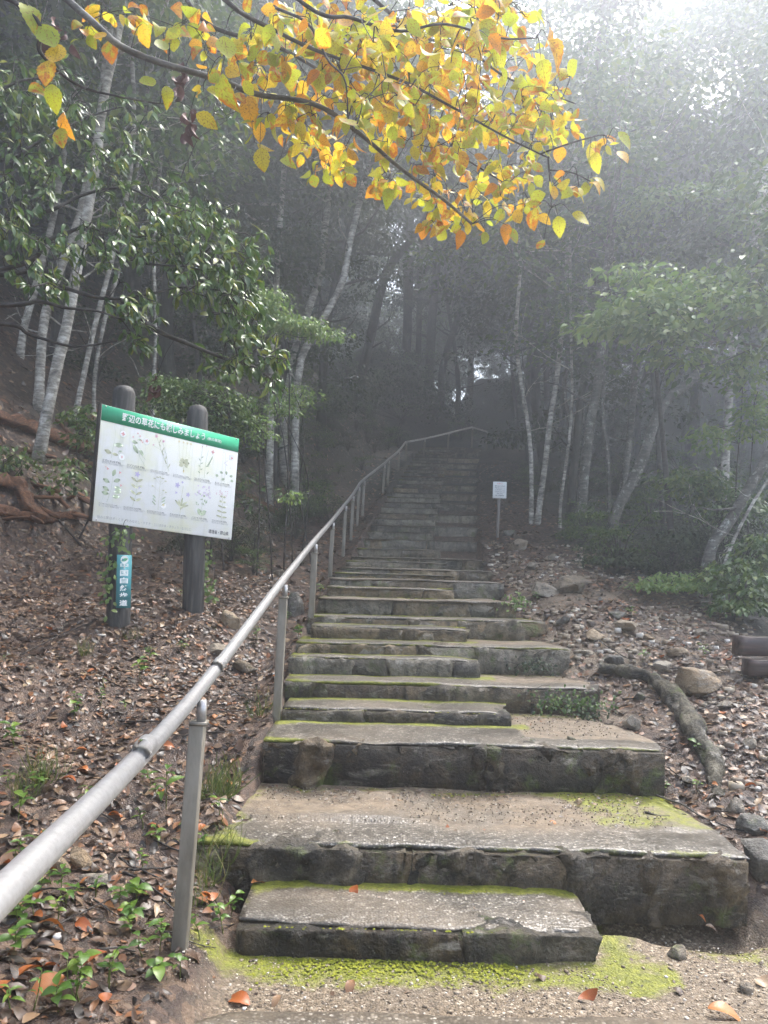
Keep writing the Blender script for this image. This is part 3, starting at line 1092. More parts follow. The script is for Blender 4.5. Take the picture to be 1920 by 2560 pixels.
lettering(sign, '野辺の草花にも親しみましょう', INKW, .165, -.088, width=.735, size=.06, y=-.0038, bold=.0013, height=.064)
lettering(sign, '(秋の草花)', INKW, .925, -.079, width=.135, size=.03, y=-.0038, bold=.0006, height=.030)
lettering(sign, '秋の七草:はぎ・くず・をみなえし・すすき・ふじばかま・ききょう・なでしこ', INKG, .035, -BH + .028, width=.80, size=.03, y=-.0012, height=.022)
lettering(sign, '環境省・岡山県', INKD, BW - .235, -BH + .030, width=.20, size=.04, y=-.0012, bold=.0006, height=.034)


def print_leaf(mb, x, z, ang, ln, wd, mat):
    n = 7
    c, s = math.cos(ang), math.sin(ang)
    pts = []
    for side in (1, -1):
        for i in range(n):
            t = i / (n - 1)
            t = t if side > 0 else 1 - t
            w = wd * math.sin(math.pi * t) ** .9 * side
            pts.append((x + c * t * ln - s * w, -.0012 - RNG.uniform(0, .0006), z + s * t * ln + c * w))
    V = np.array(pts)
    cen = V.mean(0, keepdims=True)
    V = np.concatenate([V, cen])
    m_ = len(pts)
    Fq = np.array([(i, (i + 1) % m_, m_) for i in range(m_)])
    mb.add(V, Fq, mat)


def print_stem(mb, pts, w, mat):
    pts = np.array(pts, float)
    t = np.gradient(pts, axis=0)
    t /= np.linalg.norm(t, axis=1, keepdims=True) + 1e-9
    nr = np.stack([-t[:, 1], t[:, 0]], -1) * w / 2
    V = []
    for p, q in zip(pts, nr):
        V += [(p[0] + q[0], -.0011, p[1] + q[1]), (p[0] - q[0], -.0011, p[1] - q[1])]
    k_ = len(pts)
    Fq = np.array([(2 * i, 2 * i + 1, 2 * i + 3, 2 * i + 2) for i in range(k_ - 1)])
    mb.add(np.array(V), Fq, mat)


def print_disc(mb, x, z, r, mat, y=-.0010, petals=0, pr=.45):
    n = 20
    a = np.linspace(0, 2 * np.pi, n, endpoint=False)
    rr = r * (1 + pr * np.cos(a * petals)) / (1 + pr) if petals else np.full(n, r)
    V = np.stack([x + np.cos(a) * rr, np.full(n, y), z + np.sin(a) * rr], -1)
    V = np.concatenate([V, [[x, y, z]]])
    mb.add(V, np.array([(i, (i + 1) % n, n) for i in range(n)]), mat)


def print_ring(mb, x, z, r):
    print_disc(mb, x, z, r, 7, -.0008)
    print_disc(mb, x, z, r * .91, 8, -.0014)


PM = [P_LEAF, P_LEAF2, P_RED, P_PINK, P_VIO, P_YEL, P_LIL, P_RING, P_WHITE]
names = ['ミズヒキ(タデ科)', 'ミゾソバ(タデ科)', 'カワラナデシコ(ナデシコ科)', 'ウメバチソウ(ユキノシタ科)', 'ワレモコウ(バラ科)', 'ヌスビトハギ(マメ科)',
         'ツリフネソウ(ツリフネソウ科)', 'リンドウ(リンドウ科)', 'オミナエシ(オミナエシ科)', 'キキョウ(キキョウ科)', 'ノコンギク(キク科)', 'フジバカマ(キク科)']
sub = '高さ30~80cm 花期8~10月'
cw = (BW - .05) / 6
rows = [(-.155, -.405), (-.475, -.725)]
for q in range(12):
    cx = .03 + cw * (q % 6 + .5)
    zt, zb_ = rows[q // 6]
    H_ = zt - zb_
    cz = (zt + zb_) / 2
    mb = MB()
    rs = random.Random(q + 5)

    def stem(pts, w=.0022, m_=0):
        print_stem(mb, [(cx + px * cw, zb_ + .02 + pz * H_) for px, pz in pts], w, m_)

    def lf(px, pz, ang, ln=.055, wd=.014, m_=0):
        print_leaf(mb, cx + px * cw, zb_ + .02 + pz * H_, ang, ln, wd, m_)

    def fl(px, pz, r, m_, pet=5):
        print_disc(mb, cx + px * cw, zb_ + .02 + pz * H_, r, m_, -.0018, pet)
    if q == 0:
        stem([(-.12, 0), (-.08, .3), (-.05, .5)]); stem([(-.05, .5), (-.02, .75), (-.1, 1)], .001); stem([(.1, .1), (.2, .3)]); stem([(.15, .5), (.2, .75), (.15, .95)], .001)
        lf(-.05, .42, .12, .075, .018); lf(-.12, .15, 2.9, .06, .016, 1); lf(-.1, .15, -.1, .05, .012, 1); lf(.15, .25, .2, .03, .006)
        print_ring(mb, cx + .28 * cw, zt - .03, .027); fl(.28, .80, .017, 2, 4); print_ring(mb, cx + .3 * cw, zb_ + .045, .027); lf(.3, .04, 1.5, .028, .006, 2)
    elif q == 1:
        stem([(.3, -.05), (.05, .2), (-.05, .4), (-.1, .75)]); stem([(-.02, .4), (.3, .15)]); lf(-.05, .3, 2.2, .08, .017); lf(.0, .45, -.9, .06, .014); lf(-.1, .62, 3.0, .05, .014); lf(-.1, .75, -.2, .035, .008)
        for px, pz in ((-.3, .78), (-.12, .92), (.05, .72), (.1, .68), (-.02, .85)):
            fl(px, pz, .008, 2, 5)
        print_ring(mb, cx + .28 * cw, zt - .045, .027); fl(.28, .75, .016, 2, 5)
    elif q == 2:
        stem([(.35, -.05), (.1, .3), (-.1, .6), (-.3, .95)]); stem([(.32, -.02), (.2, .4), (-.02, .8)]); stem([(.1, .3), (.2, .5), (-.4, .65)], .0014)
        for t_ in range(7):
            lf(.3 - .08 * t_, .05 + .12 * t_, 1.2 + .9 * (t_ % 2), .04, .004, 1)
        fl(-.32, .97, .017, 3, 6); fl(-.0, .86, .014, 3, 6); fl(-.42, .68, .009, 3, 5)
    elif q == 3:
        for px in (-.3, -.1, .08, .25):
            stem([(0, .1), (px * .8, .5), (px, .95)], .0014, 1); fl(px, .97, .011, 5, 5)
        for an in (.2, .9, 2.2, 2.9, -.5, 3.7):
            lf(0, .3, an, .05, .018, 1)
        lf(0, .1, -1.4, .025, .008, 5)
    elif q == 4:
        stem([(-.25, -.05), (-.22, .5), (-.2, .95)], .002); stem([(0, -.05), (.02, .5), (.1, .9)], .002)
        for t_ in range(6):
            lf(.04 + .05 * t_, .35 + .05 * t_, .4 + .2 * t_, .035, .005)
            lf(-.22, .1 + .1 * t_, .6 if t_ % 2 else 2.5, .028, .004)
        lf(.1, .1, .9, .03, .005); lf(-.2, .95, 1.5, .014, .004, 2); lf(0, 1.0, 1.5, .014, .004, 2); fl(.33, .88, .018, 2, 4)
    elif q == 5:
        stem([(0, -.05), (.02, .4), (-.05, .95)], .0014)
        for t_ in range(12):
            fl(rs.uniform(-.25, .25), rs.uniform(.45, .98), .0035, 6, 0)
        for px, pz in ((-.3, .12), (-.1, .25), (.1, .22), (.25, .2), (.3, .05), (-.15, .02)):
            lf(px, pz, rs.uniform(0, 3), .035, .011)
        print_ring(mb, cx + .30 * cw, zt - .02, .026); fl(.3, .82, .013, 2, 3)
    elif q == 6:
        stem([(-.15, -.05), (-.02, .35), (.02, .8)]); stem([(-.05, .2), (-.3, .3), (-.32, 0)], .0015)
        for px, pz, an in ((-.1, .55, 2.8), (.05, .6, .4), (0, .75, 1.3), (.1, .45, -.3), (-.1, .3, 2.7), (.05, .15, .1), (-.1, .2, 3.0), (.1, .3, .1)):
            lf(px, pz, an, .058, .016)
        fl(-.22, .95, .011, 2, 3); fl(.28, .9, .011, 2, 3); fl(.36, .52, .010, 2, 3); fl(-.3, 1.0, .006, 2, 4)
    elif q == 7:
        stem([(-.1, -.05), (0, .3), (.02, .85)])
        for t_ in range(4):
            lf(0, .12 + .2 * t_, .5, .055, .010, 1); lf(0, .12 + .2 * t_, 2.6, .055, .010, 1)
        fl(0, .95, .026, 4, 5); fl(.12, .55, .010, 4, 5)
    elif q == 8:
        stem([(0, -.05), (0, .5), (0, .9)], .0022, 1)
        for px, pz in ((-.25, .92), (-.12, .98), (0, 1.0), (.12, .97), (.25, .9), (-.3, .68), (.2, .6), (.3, .55)):
            stem([(0, pz - .15), (px, pz)], .001, 1); lf(px - .08, pz, 0, .026, .005, 1)
        for s_ in (-1, 1):
            for t_ in range(3):
                lf(s_ * .12, .1 + .1 * t_, 1.57 - s_ * .9, .045, .006)
        print_ring(mb, cx + .22 * cw, zb_ + .05, .027); fl(.22, .14, .013, 5, 5)
    elif q == 9:
        stem([(0, -.1), (0, .4), (.05, .85)], .003, 1)
        for an in (.6, 1.0, 1.4, 1.9, 2.4, .3):
            lf(0, .05 + .15 * abs(math.sin(an * 3)), an, .075, .009, 1)
        fl(-.22, .85, .026, 4, 5); fl(.0, .97, .012, 4, 4); fl(.3, .6, .022, 4, 5); fl(-.25, .6, .012, 4, 3)
    elif q == 10:
        stem([(0, -.1), (0, .5)], .002)
        for t_ in range(30):
            px, pz = rs.uniform(-.38, .38), rs.uniform(.62, .98)
            fl(px, pz, .0085, 6, 6)
        for t_ in range(22):
            lf(rs.uniform(-.25, .25), rs.uniform(.3, .75), rs.uniform(0, 3.1), .022, .004)
        lf(0, .0, .8, .06, .017); lf(0, .0, 2.3, .06, .017); lf(0, .1, .3, .05, .014); lf(0, .12, 2.8, .05, .014)
    else:
        stem([(0, -.08), (0, .4), (-.02, .85)], .0022, 1)
        for t_ in range(5):
            pz = .05 + .17 * t_
            lf(0, pz, .25 - .2, .055 - .006 * t_, .008, 1); lf(0, pz, 2.95, .055 - .006 * t_, .008, 1)
        for t_ in range(16):
            fl(rs.uniform(-.35, .35), rs.uniform(.72, .95), .005, 3, 4)
    link('plant_picture', mb.mesh('plant_picture', PM, smooth=False), panel)
    lettering(panel, names[q], INKD, .03 + cw * (q % 6) + .008, zb_ - .012, width=cw * (.5 if len(names[q]) < 9 else .74), size=.02, y=-.0012, bold=.0002)
    lettering(panel, sub, INKG, .03 + cw * (q % 6) + .008, zb_ - .029, width=cw * .80, size=.014, y=-.0012)
    V, Fq = plain_box(.03 + cw * (q % 6) + .006, .03 + cw * (q % 6 + 1) - .012, -.0012, -.0006, zb_ - .0165, zb_ - .0155)
    mb = MB()
    mb.add(V, Fq)
    link('rule', mb.mesh('rule', INKG, smooth=False), panel)
# screws
for sx in (.03, BW - .03):
    for sz in (-.012, -BH + .012):
        mb = MB()
        add_tube(mb, [(sx, -.0025, sz), (sx, -.006, sz)], .006, 8)
        link('screw', mb.mesh('screw', STEEL), sign)

inv = mt.inverted()


def log_post(xb, ztop_px):
    """round log behind the board; chamfered top. xb = board x"""
    yb = .022 + .095
    top_w = np.array((mt @ Vector((xb, yb, 0))))
    zt = ztop_px
    zb_ = gz(top_w[0], top_w[1]) - .15
    mb = MB()
    hs = np.array([zb_, zb_ + .4, zb_ + .9, zt - .35, zt - .06, zt - .015, zt])
    rr = np.array([.090, .088, .086, .084, .083, .066, .042])
    pts = np.array([(top_w[0], top_w[1], h) for h in hs])
    V, Fq = tube(pts, rr, 18)
    V[:, :2] += fbm(V * np.array([9, 9, 1.2]), 3, 5)[:, None] * .004
    V = np.concatenate([V, pts[-1:] + [[0, 0, .004]]])
    n0 = 6 * 18
    Ft = np.array([(n0 + j, n0 + (j + 1) % 18, len(V) - 1) for j in range(18)])
    loc = np.array([tuple(inv @ Vector(v)) for v in V])
    mb.add(loc, Fq)
    mb.F.append(Ft)
    mb.M.append(0)
    return link('log_post', mb.mesh('log_post', POSTLOG), sign), top_w


post_a, pa_w = log_post(.235, P(310, 966, 5.95)[2])
post_b, pb_w = log_post(.90, P(521, 1026, 6.6)[2])
# teal trail plate nailed to the near log
pl_c = P(306, 1452, 5.86)
pn = norm(np.array([pl_c[0] - pa_w[0], pl_c[1] - pa_w[1], 0]))
view = norm(np.array([-pl_c[0] * -1, 0, 0]) * 0 + np.array([.62, -.78, 0]))
plc = np.array([pa_w[0], pa_w[1], 0]) + view * .100
plz0, plz1 = P(300, 1520, 5.86)[2], P(300, 1387, 5.86)[2]
px_ = np.array([-view[1], view[0], 0.0])
PMx = Matrix.Identity(4)
for i in range(3):
    PMx[i][0], PMx[i][1], PMx[i][2], PMx[i][3] = px_[i], -view[i], (0, 0, 1)[i], (plc[0], plc[1], plz0)[i]
plate = sbox('trail_plate', -.057, .057, 0, plz1 - plz0, 0, .004, PLATE, None)
plate.parent = sign
plate.matrix_parent_inverse = sign.matrix_world.inverted()
plate.matrix_world = PMx
PH = plz1 - plz0
plate['label'] = 'narrow teal trail plate with white upright characters'
for j, ch in enumerate('中国自然歩道'):
    lettering(plate, ch, INKW, 0, PH * (.745 - .141 * j), size=.05, y=-.0012, bold=.0011, center=True, height=PH * .112, width=.062)
mb = MB()
print_disc(mb, 0, PH * .91, .030, 0, -.0010)
print_leaf(mb, -.026, PH * .885, .35, .055, .012, 1)
print_leaf(mb, -.022, PH * .925, -.5, .03, .008, 2)
link('emblem', mb.mesh('emblem', [INKW, flat_mat('emblem_green', (.12, .42, .22)), flat_mat('emblem_blue', (.10, .22, .42))], smooth=False), plate)

# ================================================================== SMALL SIGN
sg_Y = 12.4
b0 = P(1243, 1326, sg_Y)
s_sign = empty('small_sign', 'small white notice with red heading on a thin grey post right of the steps', 'sign', tuple(b0))
tp = P(1248, 1246, sg_Y)
gb = gz(b0[0], b0[1])
mb = MB()
V, Fq = plain_box(-.022, .022, -.02, .02, gb - .12 - b0[2], tp[2] - b0[2] + .2)
V[:, 0] += (V[:, 2] - V[:, 2].min()) * .02
mb.add(V, Fq)
link('post', mb.mesh('post', GREYW, smooth=False), s_sign)
w_ = (1265 - 1231) * sg_Y / F_PX
h_ = (1246 - 1205) * sg_Y / F_PX
zz = tp[2] - b0[2]
xx0 = (tp[0] - b0[0])
pnl = sbox('panel', xx0 - w_ / 2, xx0 + w_ / 2, zz, zz + h_, -.034, -.024, WHITE, s_sign, .002)
lettering(pnl, 'お願い', P_RED, xx0, zz + h_ * .84, size=.05, y=-.0352, bold=.0008, center=True, height=h_ * .085, width=w_ * .42)
for j, tx in enumerate(['貴重な自然を守るため', '植物を採らないこと', 'ごみは持ち帰りましょう', 'たき火をしないこと', 'ご協力ください', '自然公園管理者']):
    lettering(pnl, tx, INKD, xx0, zz + h_ * (.70 - .115 * j), size=.03, y=-.0352, bold=.0004, center=True, height=h_ * .07, width=w_ * (.74 if j < 4 else .45 if j == 4 else .62))

# ================================================================== FOREST
_hy = np.concatenate([np.arange(1.6, 12, .03), np.arange(12, 60, .12)])


def hit(x, y, ymin=1.6):
    """where the ray through photo pixel x, y meets the ground"""
    d = _fwd + _rt * (x - 960) / F_PX - _up * (y - PPY) / F_PX
    ys = _hy[_hy >= ymin]
    pts = CAM[None] + d[None] * (ys / d[1])[:, None]
    g = ground_z(pts[:, 0], pts[:, 1])
    below = np.nonzero(pts[:, 2] < g)[0]
    if len(below) == 0:
        return None
    p = pts[below[0]]
    p[2] = g[below[0]]
    return p


FAR_LEAF = (np.array([(0, 0, 0), (.28, .48, .05), (0, 1, -.06), (-.28, .48, .05)]), np.array([(0, 1, 2), (0, 2, 3)]),
            np.array([(.5, 0), (1, .5), (.5, 1), (0, .5)]))
MID_LEAF = leaf_tpl(3, fold=.2, curl=.18, wmax=.25)
NEAR_LEAF = leaf_tpl(5, fold=.25, curl=.22, wmax=.24)


def sprays(mb, centers, radii, n_each, size, tpl, mat=0, flat=.25, droop=.35, outward=None):
    centers = np.asarray(centers, float)
    k = len(centers)
    n = k * n_each
    c = np.repeat(centers, n_each, 0)
    r = np.repeat(np.broadcast_to(radii, (k,)), n_each)
    a = RNG.uniform(0, 2 * np.pi, n)
    q = np.sqrt(RNG.uniform(0, 1, n))
    dx, dy = np.cos(a) * q, np.sin(a) * q
    p = c + np.stack([dx * r, dy * r, (RNG.normal(0, .5, n) * flat - .22 * q * q) * r], -1)
    tip = np.stack([dx + RNG.normal(0, .5, n), dy + RNG.normal(0, .5, n), -droop + RNG.normal(0, .35, n)], -1)
    nr = np.stack([RNG.normal(0, .45, n), RNG.normal(0, .45, n), np.ones(n)], -1)
    scatter(mb, tpl, p, tip, nr, size * RNG.uniform(.65, 1.25, n), 1.0, mat)


def limb(mb, p0, d, ln, r0, depth, tips, rs, sides=5, sag=.0):
    n = 5
    pts = [np.array(p0, float)]
    d = norm(np.array(d, float))
    for i in range(n):
        d = norm(d + rs.normal(0, .16, 3) + np.array([0, 0, .05 - sag]))
        pts.append(pts[-1] + d * ln / n)
    rad = np.linspace(r0, max(r0 * .3, .004), n + 1)
    add_tube(mb, pts, rad, sides, cap=False)
    tips.append(pts[-1])
    tips.append(pts[-2])
    if depth > 0:
        tips.append(pts[3])
        for i in (2, 3, 4):
            for _ in range(1 if i < 4 else 2):
                dd = norm(d + rs.normal(0, .65, 3))
                limb(mb, pts[i], dd, ln * rs.uniform(.4, .65), rad[i] * .6, depth - 1, tips, rs, 4)


def build_tree(path, r0, r1, crown_from, n_limbs, limb_len, n_leaf, leaf, tpl, seed, sides=9, spr=.55, bare=0, up=.35):
    """returns trunk and crown mesh builders for a trunk following path (world or local points)"""
    rs = np.random.default_rng(seed)
    path = smooth_path(path, max(10, int(len(path) * 3)))
    k = len(path)
    tk = MB()
    rad = r0 + (r1 - r0) * np.linspace(0, 1, k) ** .8
    rad[0] *= 1.35
    rad[1] *= 1.08
    add_tube(tk, path, rad, sides, wob=.07)
    tips = []
    for i in range(n_limbs):
        f = crown_from + (1 - crown_from) * (i + rs.uniform(0, 1)) / n_limbs
        j = min(k - 2, int(f * (k - 1)))
        az = rs.uniform(0, 2 * np.pi)
        d = np.array([math.cos(az), math.sin(az), up * rs.uniform(-.3, 1.6)])
        limb(tk, path[j], d, limb_len * rs.uniform(.6, 1.15) * (1.15 - .5 * (f - crown_from) / (1.001 - crown_from)), rad[j] * .5, 1, tips, rs)
    for i in range(bare):
        j = int(rs.uniform(.12, crown_from) * (k - 1))
        az = rs.uniform(0, 2 * np.pi)
        limb(tk, path[j], (math.cos(az), math.sin(az), rs.uniform(-.1, .6)), limb_len * rs.uniform(.25, .6), rad[j] * .3, 1 if rs.uniform() < .5 else 0, [], rs, 4)
    tips.append(path[-1])
    cr = MB()
    tips = np.array(tips)
    if n_leaf and len(tips):
        per = max(6, n_leaf // len(tips))
        sprays(cr, tips, spr * rs.uniform(.6, 1.3, len(tips)), per, leaf, tpl)
    return tk, cr


# ---- trees one can point at: (label, path in photo pixels, depth or None, r base px, r top px, bark, crown, group)
def photo_tree(label, px, rpx0, rpx1, bark, crown_mat=CROWN, Y=None, top=None, n_limbs=9, limb_len=1.5, n_leaf=2600, leaf=.11, seed=1, crown_from=.6, bare=3, name='tree', dy=0.0, spr=.5, cat='tree'):
    b = hit(*px[0]) if Y is None else None
    if b is None:
        Yb = Y or 14.0
        b = P(px[0][0], px[0][1], Yb)
    Yb = b[1]
    pts = [P(x, y, Yb + dy * i) for i, (x, y) in enumerate(px)]
    g = gz(pts[0][0], pts[0][1])
    base = np.array([pts[0][0], pts[0][1], g])
    pts = [np.array([base[0], base[1], g - .12])] + ([pts[0]] if pts[0][2] > g + .3 else []) + pts[1:]
    if top:
        d = pts[-1] - pts[-2]
        d = norm(d + np.array([0, 0, .6]))
        pts.append(pts[-1] + d * top * .5 + RNG.normal(0, .1, 3))
        pts.append(pts[-1] + d * top * .5 + RNG.normal(0, .15, 3))
    s = Yb / F_PX
    pts = np.array(pts) - base
    tk, cr = build_tree(pts, rpx0 * s, max(rpx1 * s, .012), crown_from, n_limbs, limb_len, n_leaf, leaf, MID_LEAF if Yb < 11 else FAR_LEAF, seed, 10, spr, bare)
    t = empty(name, label, cat, tuple(base))
    link('trunk', tk.mesh('trunk', bark), t)
    if cr.n:
        link('crown', cr.mesh('crown', crown_mat, uv=True), t)
    return t


photo_tree('thickest white-barked tree leaning at the far left behind the notice board', [(92, 1143), (137, 940), (170, 798), (203, 614), (238, 420), (262, 230), (300, 60)], 15, 9, PALE, CROWN, top=2.5, seed=11, name='pale_tree', n_limbs=7)
photo_tree('white-barked tree with close twin stem just behind the thickest pale trunk', [(96, 1030), (107, 820), (140, 700), (185, 585), (215, 470), (250, 300), (268, 120)], 12, 7, PALE, CROWN, Y=8.9, top=3, seed=12, name='pale_tree')
photo_tree('pale flecked trunk nearest the left picture edge above the rotten logs', [(46, 960), (60, 820), (92, 706), (133, 546), (160, 380), (205, 130)], 10, 6, PALE, CROWN, Y=9.8, top=3, seed=13, name='pale_tree')
photo_tree('slim pale stem standing just left of the title corner of the notice board', [(183, 1004), (220, 889), (247, 775), (278, 655), (318, 480), (335, 300)], 7, 5, PALE, CROWN, Y=9.4, top=3, seed=14, name='pale_tree')
photo_tree('thin pale stem rising behind the left log post of the board', [(238, 930), (268, 775), (304, 655), (330, 520)], 5, 4, PALE, CROWN, Y=9.9, top=4, seed=15, name='pale_tree', n_leaf=1500)
photo_tree('thin grey stem rising between the two board posts', [(385, 940), (390, 800), (384, 640), (396, 470)], 5, 4, PALE, CROWN, Y=10.4, top=4, seed=16, name='pale_tree', n_leaf=1500)
photo_tree('short pale trunk showing right of the board behind light green sprays', [(680, 930), (690, 798), (692, 690), (700, 560)], 9, 6, PALE, CROWN_D, Y=12.5, top=4, seed=17, name='pale_tree')
photo_tree('pale trunk with forked top left of the dark gap over the stairs', [(715, 960), (775, 765), (803, 679), (811, 579), (827, 460), (836, 330)], 10, 6, PALE, CROWN, Y=13.4, top=3, seed=18, name='pale_tree', n_limbs=6)
photo_tree('pale trunk bending right with one long bare white bough over the stairs', [(745, 940), (790, 830), (853, 712), (876, 600), (897, 515), (915, 440), (960, 330)], 10, 6, PALE, CROWN, Y=13.0, top=3, seed=19, name='pale_tree', n_limbs=6)
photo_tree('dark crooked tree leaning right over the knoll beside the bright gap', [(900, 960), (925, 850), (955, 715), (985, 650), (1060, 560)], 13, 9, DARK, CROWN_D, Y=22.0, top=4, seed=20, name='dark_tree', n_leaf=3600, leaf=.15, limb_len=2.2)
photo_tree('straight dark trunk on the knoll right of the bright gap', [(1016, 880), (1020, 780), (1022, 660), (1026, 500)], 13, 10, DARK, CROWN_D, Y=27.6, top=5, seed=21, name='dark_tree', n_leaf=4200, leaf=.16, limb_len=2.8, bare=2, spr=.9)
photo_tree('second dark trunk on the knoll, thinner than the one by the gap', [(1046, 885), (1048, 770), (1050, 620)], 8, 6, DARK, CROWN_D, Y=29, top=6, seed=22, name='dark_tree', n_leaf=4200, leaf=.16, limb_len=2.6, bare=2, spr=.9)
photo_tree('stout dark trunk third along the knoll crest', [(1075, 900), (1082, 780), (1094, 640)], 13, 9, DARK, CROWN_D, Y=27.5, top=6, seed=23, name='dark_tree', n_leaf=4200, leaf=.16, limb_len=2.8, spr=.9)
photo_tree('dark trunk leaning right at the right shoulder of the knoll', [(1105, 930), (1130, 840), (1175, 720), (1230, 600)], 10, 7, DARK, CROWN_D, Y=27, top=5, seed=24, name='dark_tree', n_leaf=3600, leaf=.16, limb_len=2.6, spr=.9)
photo_tree('left stem of the pair of slim flecked trunks beside the small sign', [(1329, 1310), (1326, 1117), (1302, 953), (1290, 835), (1300, 670), (1292, 520)], 5.5, 4, PALE, CROWN, top=3, seed=31, name='pale_tree', n_leaf=1800)
photo_tree('taller right stem of the pair of slim flecked trunks beside the small sign', [(1341, 1312), (1362, 1164), (1376, 1047), (1394, 929), (1408, 788), (1422, 600), (1436, 430)], 7.5, 5, PALE, CROWN, top=3, seed=32, name='pale_tree', n_leaf=2200)
photo_tree('spindly pale stem between the slim pair and the thick mottled trunk', [(1402, 1256), (1420, 1120), (1430, 1000), (1428, 860)], 4, 3, PALE, CROWN, Y=13.0, top=4, seed=33, name='pale_tree', n_leaf=1500)
photo_tree('dark thick trunk just left of the mottled one right of the steps', [(1424, 1270), (1449, 1023), (1477, 835), (1482, 600), (1490, 400)], 10, 7, DARK, CROWN_D, Y=13.6, top=3, seed=34, name='dark_tree', n_leaf=3400, leaf=.12, limb_len=2.0)
photo_tree('thick mottled trunk with lichen at the edge of the leaf slope', [(1449, 1340), (1463, 1164), (1482, 1023), (1499, 929), (1508, 780), (1530, 560)], 13, 9, MOTTLED, CROWN, top=3, seed=35, name='mottled_tree', n_leaf=3600, leaf=.12, limb_len=2.0)
photo_tree('thin lichened stem close right of the thick mottled trunk', [(1522, 1290), (1520, 1141), (1506, 1040), (1512, 900)], 5, 3.5, MOTTLED, CROWN, Y=12.6, top=4, seed=36, name='mottled_tree', n_leaf=1500)
photo_tree('grey mottled trunk with a slanting side bough in the right wood', [(1555, 1240), (1576, 1070), (1588, 906), (1596, 720)], 9, 6, MOTTLED, CROWN, Y=13.8, top=4, seed=37, name='mottled_tree', n_leaf=3400, leaf=.12, limb_len=2.0)
photo_tree('dark heavy trunk leaning far to the right in the right wood', [(1536, 1290), (1600, 1164), (1650, 1023), (1718, 960), (1775, 900), (1850, 800)], 15, 9, MOTTLED, CROWN_D, Y=11.8, top=2, seed=38, name='leaning_tree', n_leaf=3000, leaf=.12)
photo_tree('pale blotched trunk leaning out of the picture at the right edge', [(1762, 1470), (1776, 1376), (1823, 1305), (1879, 1211), (1935, 1110), (2010, 960)], 15, 10, MOTTLED, CROWN, top=3, seed=39, name='leaning_tree', n_leaf=1800, crown_from=.75)
photo_tree('thin pale stem beside the foot of the leaning right edge trunk', [(1785, 1470), (1830, 1360), (1882, 1258), (1960, 1120)], 4.5, 3, PALE, CROWN, top=3, seed=40, name='pale_tree', n_leaf=1200, crown_from=.7)
photo_tree('upright white trunk standing behind bright green sprays at far right', [(1812, 1180), (1828, 920), (1838, 788), (1850, 680), (1880, 630), (1905, 480)], 10, 8, PALE, CROWN, Y=11.5, top=4, seed=41, name='pale_tree', n_leaf=2600, limb_len=1.7)

# ---- leafy shrubs and low trees with sprays seen in front of the wood
def photo_foliage(name, label, blobs, mat, leaf, per, n_cl, seed, tpl=MID_LEAF, cat='shrub', stem=True, flat=.22, droop=.35, rr=.26, bark=TWIG):
    """blobs: (cx, cy, rx, ry, Y) ellipses filled with flat sprays; stems run from the ground"""
    rs = np.random.default_rng(seed)
    cs = []
    tot = sum(b[2] * b[3] * (b[4] / 8) ** 2 for b in blobs)
    for cx, cy_, rx, ry, Y in blobs:
        k = max(3, int(n_cl * rx * ry * (Y / 8) ** 2 / tot))
        for _ in range(k):
            v = rs.normal(0, 1, 3)
            v = v / np.linalg.norm(v) * rs.uniform(0, 1) ** .4
            cs.append(P(cx + v[0] * rx, cy_ + v[1] * ry, Y + v[2] * rx * Y / F_PX))
    cs = np.array(cs)
    low = cs[np.argmin(cs[:, 2])]
    mean = cs.mean(0)
    base = np.array([mean[0] + .2, mean[1] + .25, 0])
    base[2] = gz(base[0], base[1])
    cs = cs - base
    cs[:, 2] = np.maximum(cs[:, 2], .06)
    t = empty(name, label, cat, tuple(base))
    cr = MB()
    sprays(cr, cs, rr * rs.uniform(.7, 1.3, len(cs)), per, leaf, tpl, 0, flat, droop)
    sm = MB()
    ns = 2 if cat == 'shrub' else 1
    leads = []
    for k in range(ns):
        tgt = cs[int(rs.integers(0, len(cs)))]
        if ns == 1:
            tgt = cs[np.argmax(cs[:, 2])]
        a0_ = rs.normal(0, .08, 3) * (ns > 1)
        a0_[2] = -.1
        pth = smooth_path([a0_, tgt * np.array([.25, .25, .45]) + rs.normal(0, .06, 3), tgt * np.array([.65, .65, .8]) + rs.normal(0, .06, 3), tgt], 12)
        leads.append(pth)
        add_tube(sm, pth, np.linspace(.011 if ns > 1 else .045, .004, 12), 6)
    nodes = np.concatenate([l[3:] for l in leads])
    for c in cs[::3]:
        dd = np.linalg.norm(nodes - c, axis=1) + np.maximum(0, nodes[:, 2] - c[2]) * 1.5
        q = nodes[int(np.argmin(dd))]
        mid = (q + c) / 2 + rs.normal(0, .05, 3) + np.array([0, 0, .04])
        add_tube(sm, smooth_path([q, mid, c], 6), np.linspace(.006, .002, 6), 4, cap=False)
    link('stem', sm.mesh('stem', bark), t)
    link('foliage', cr.mesh('foliage', mat, uv=True), t)
    return t


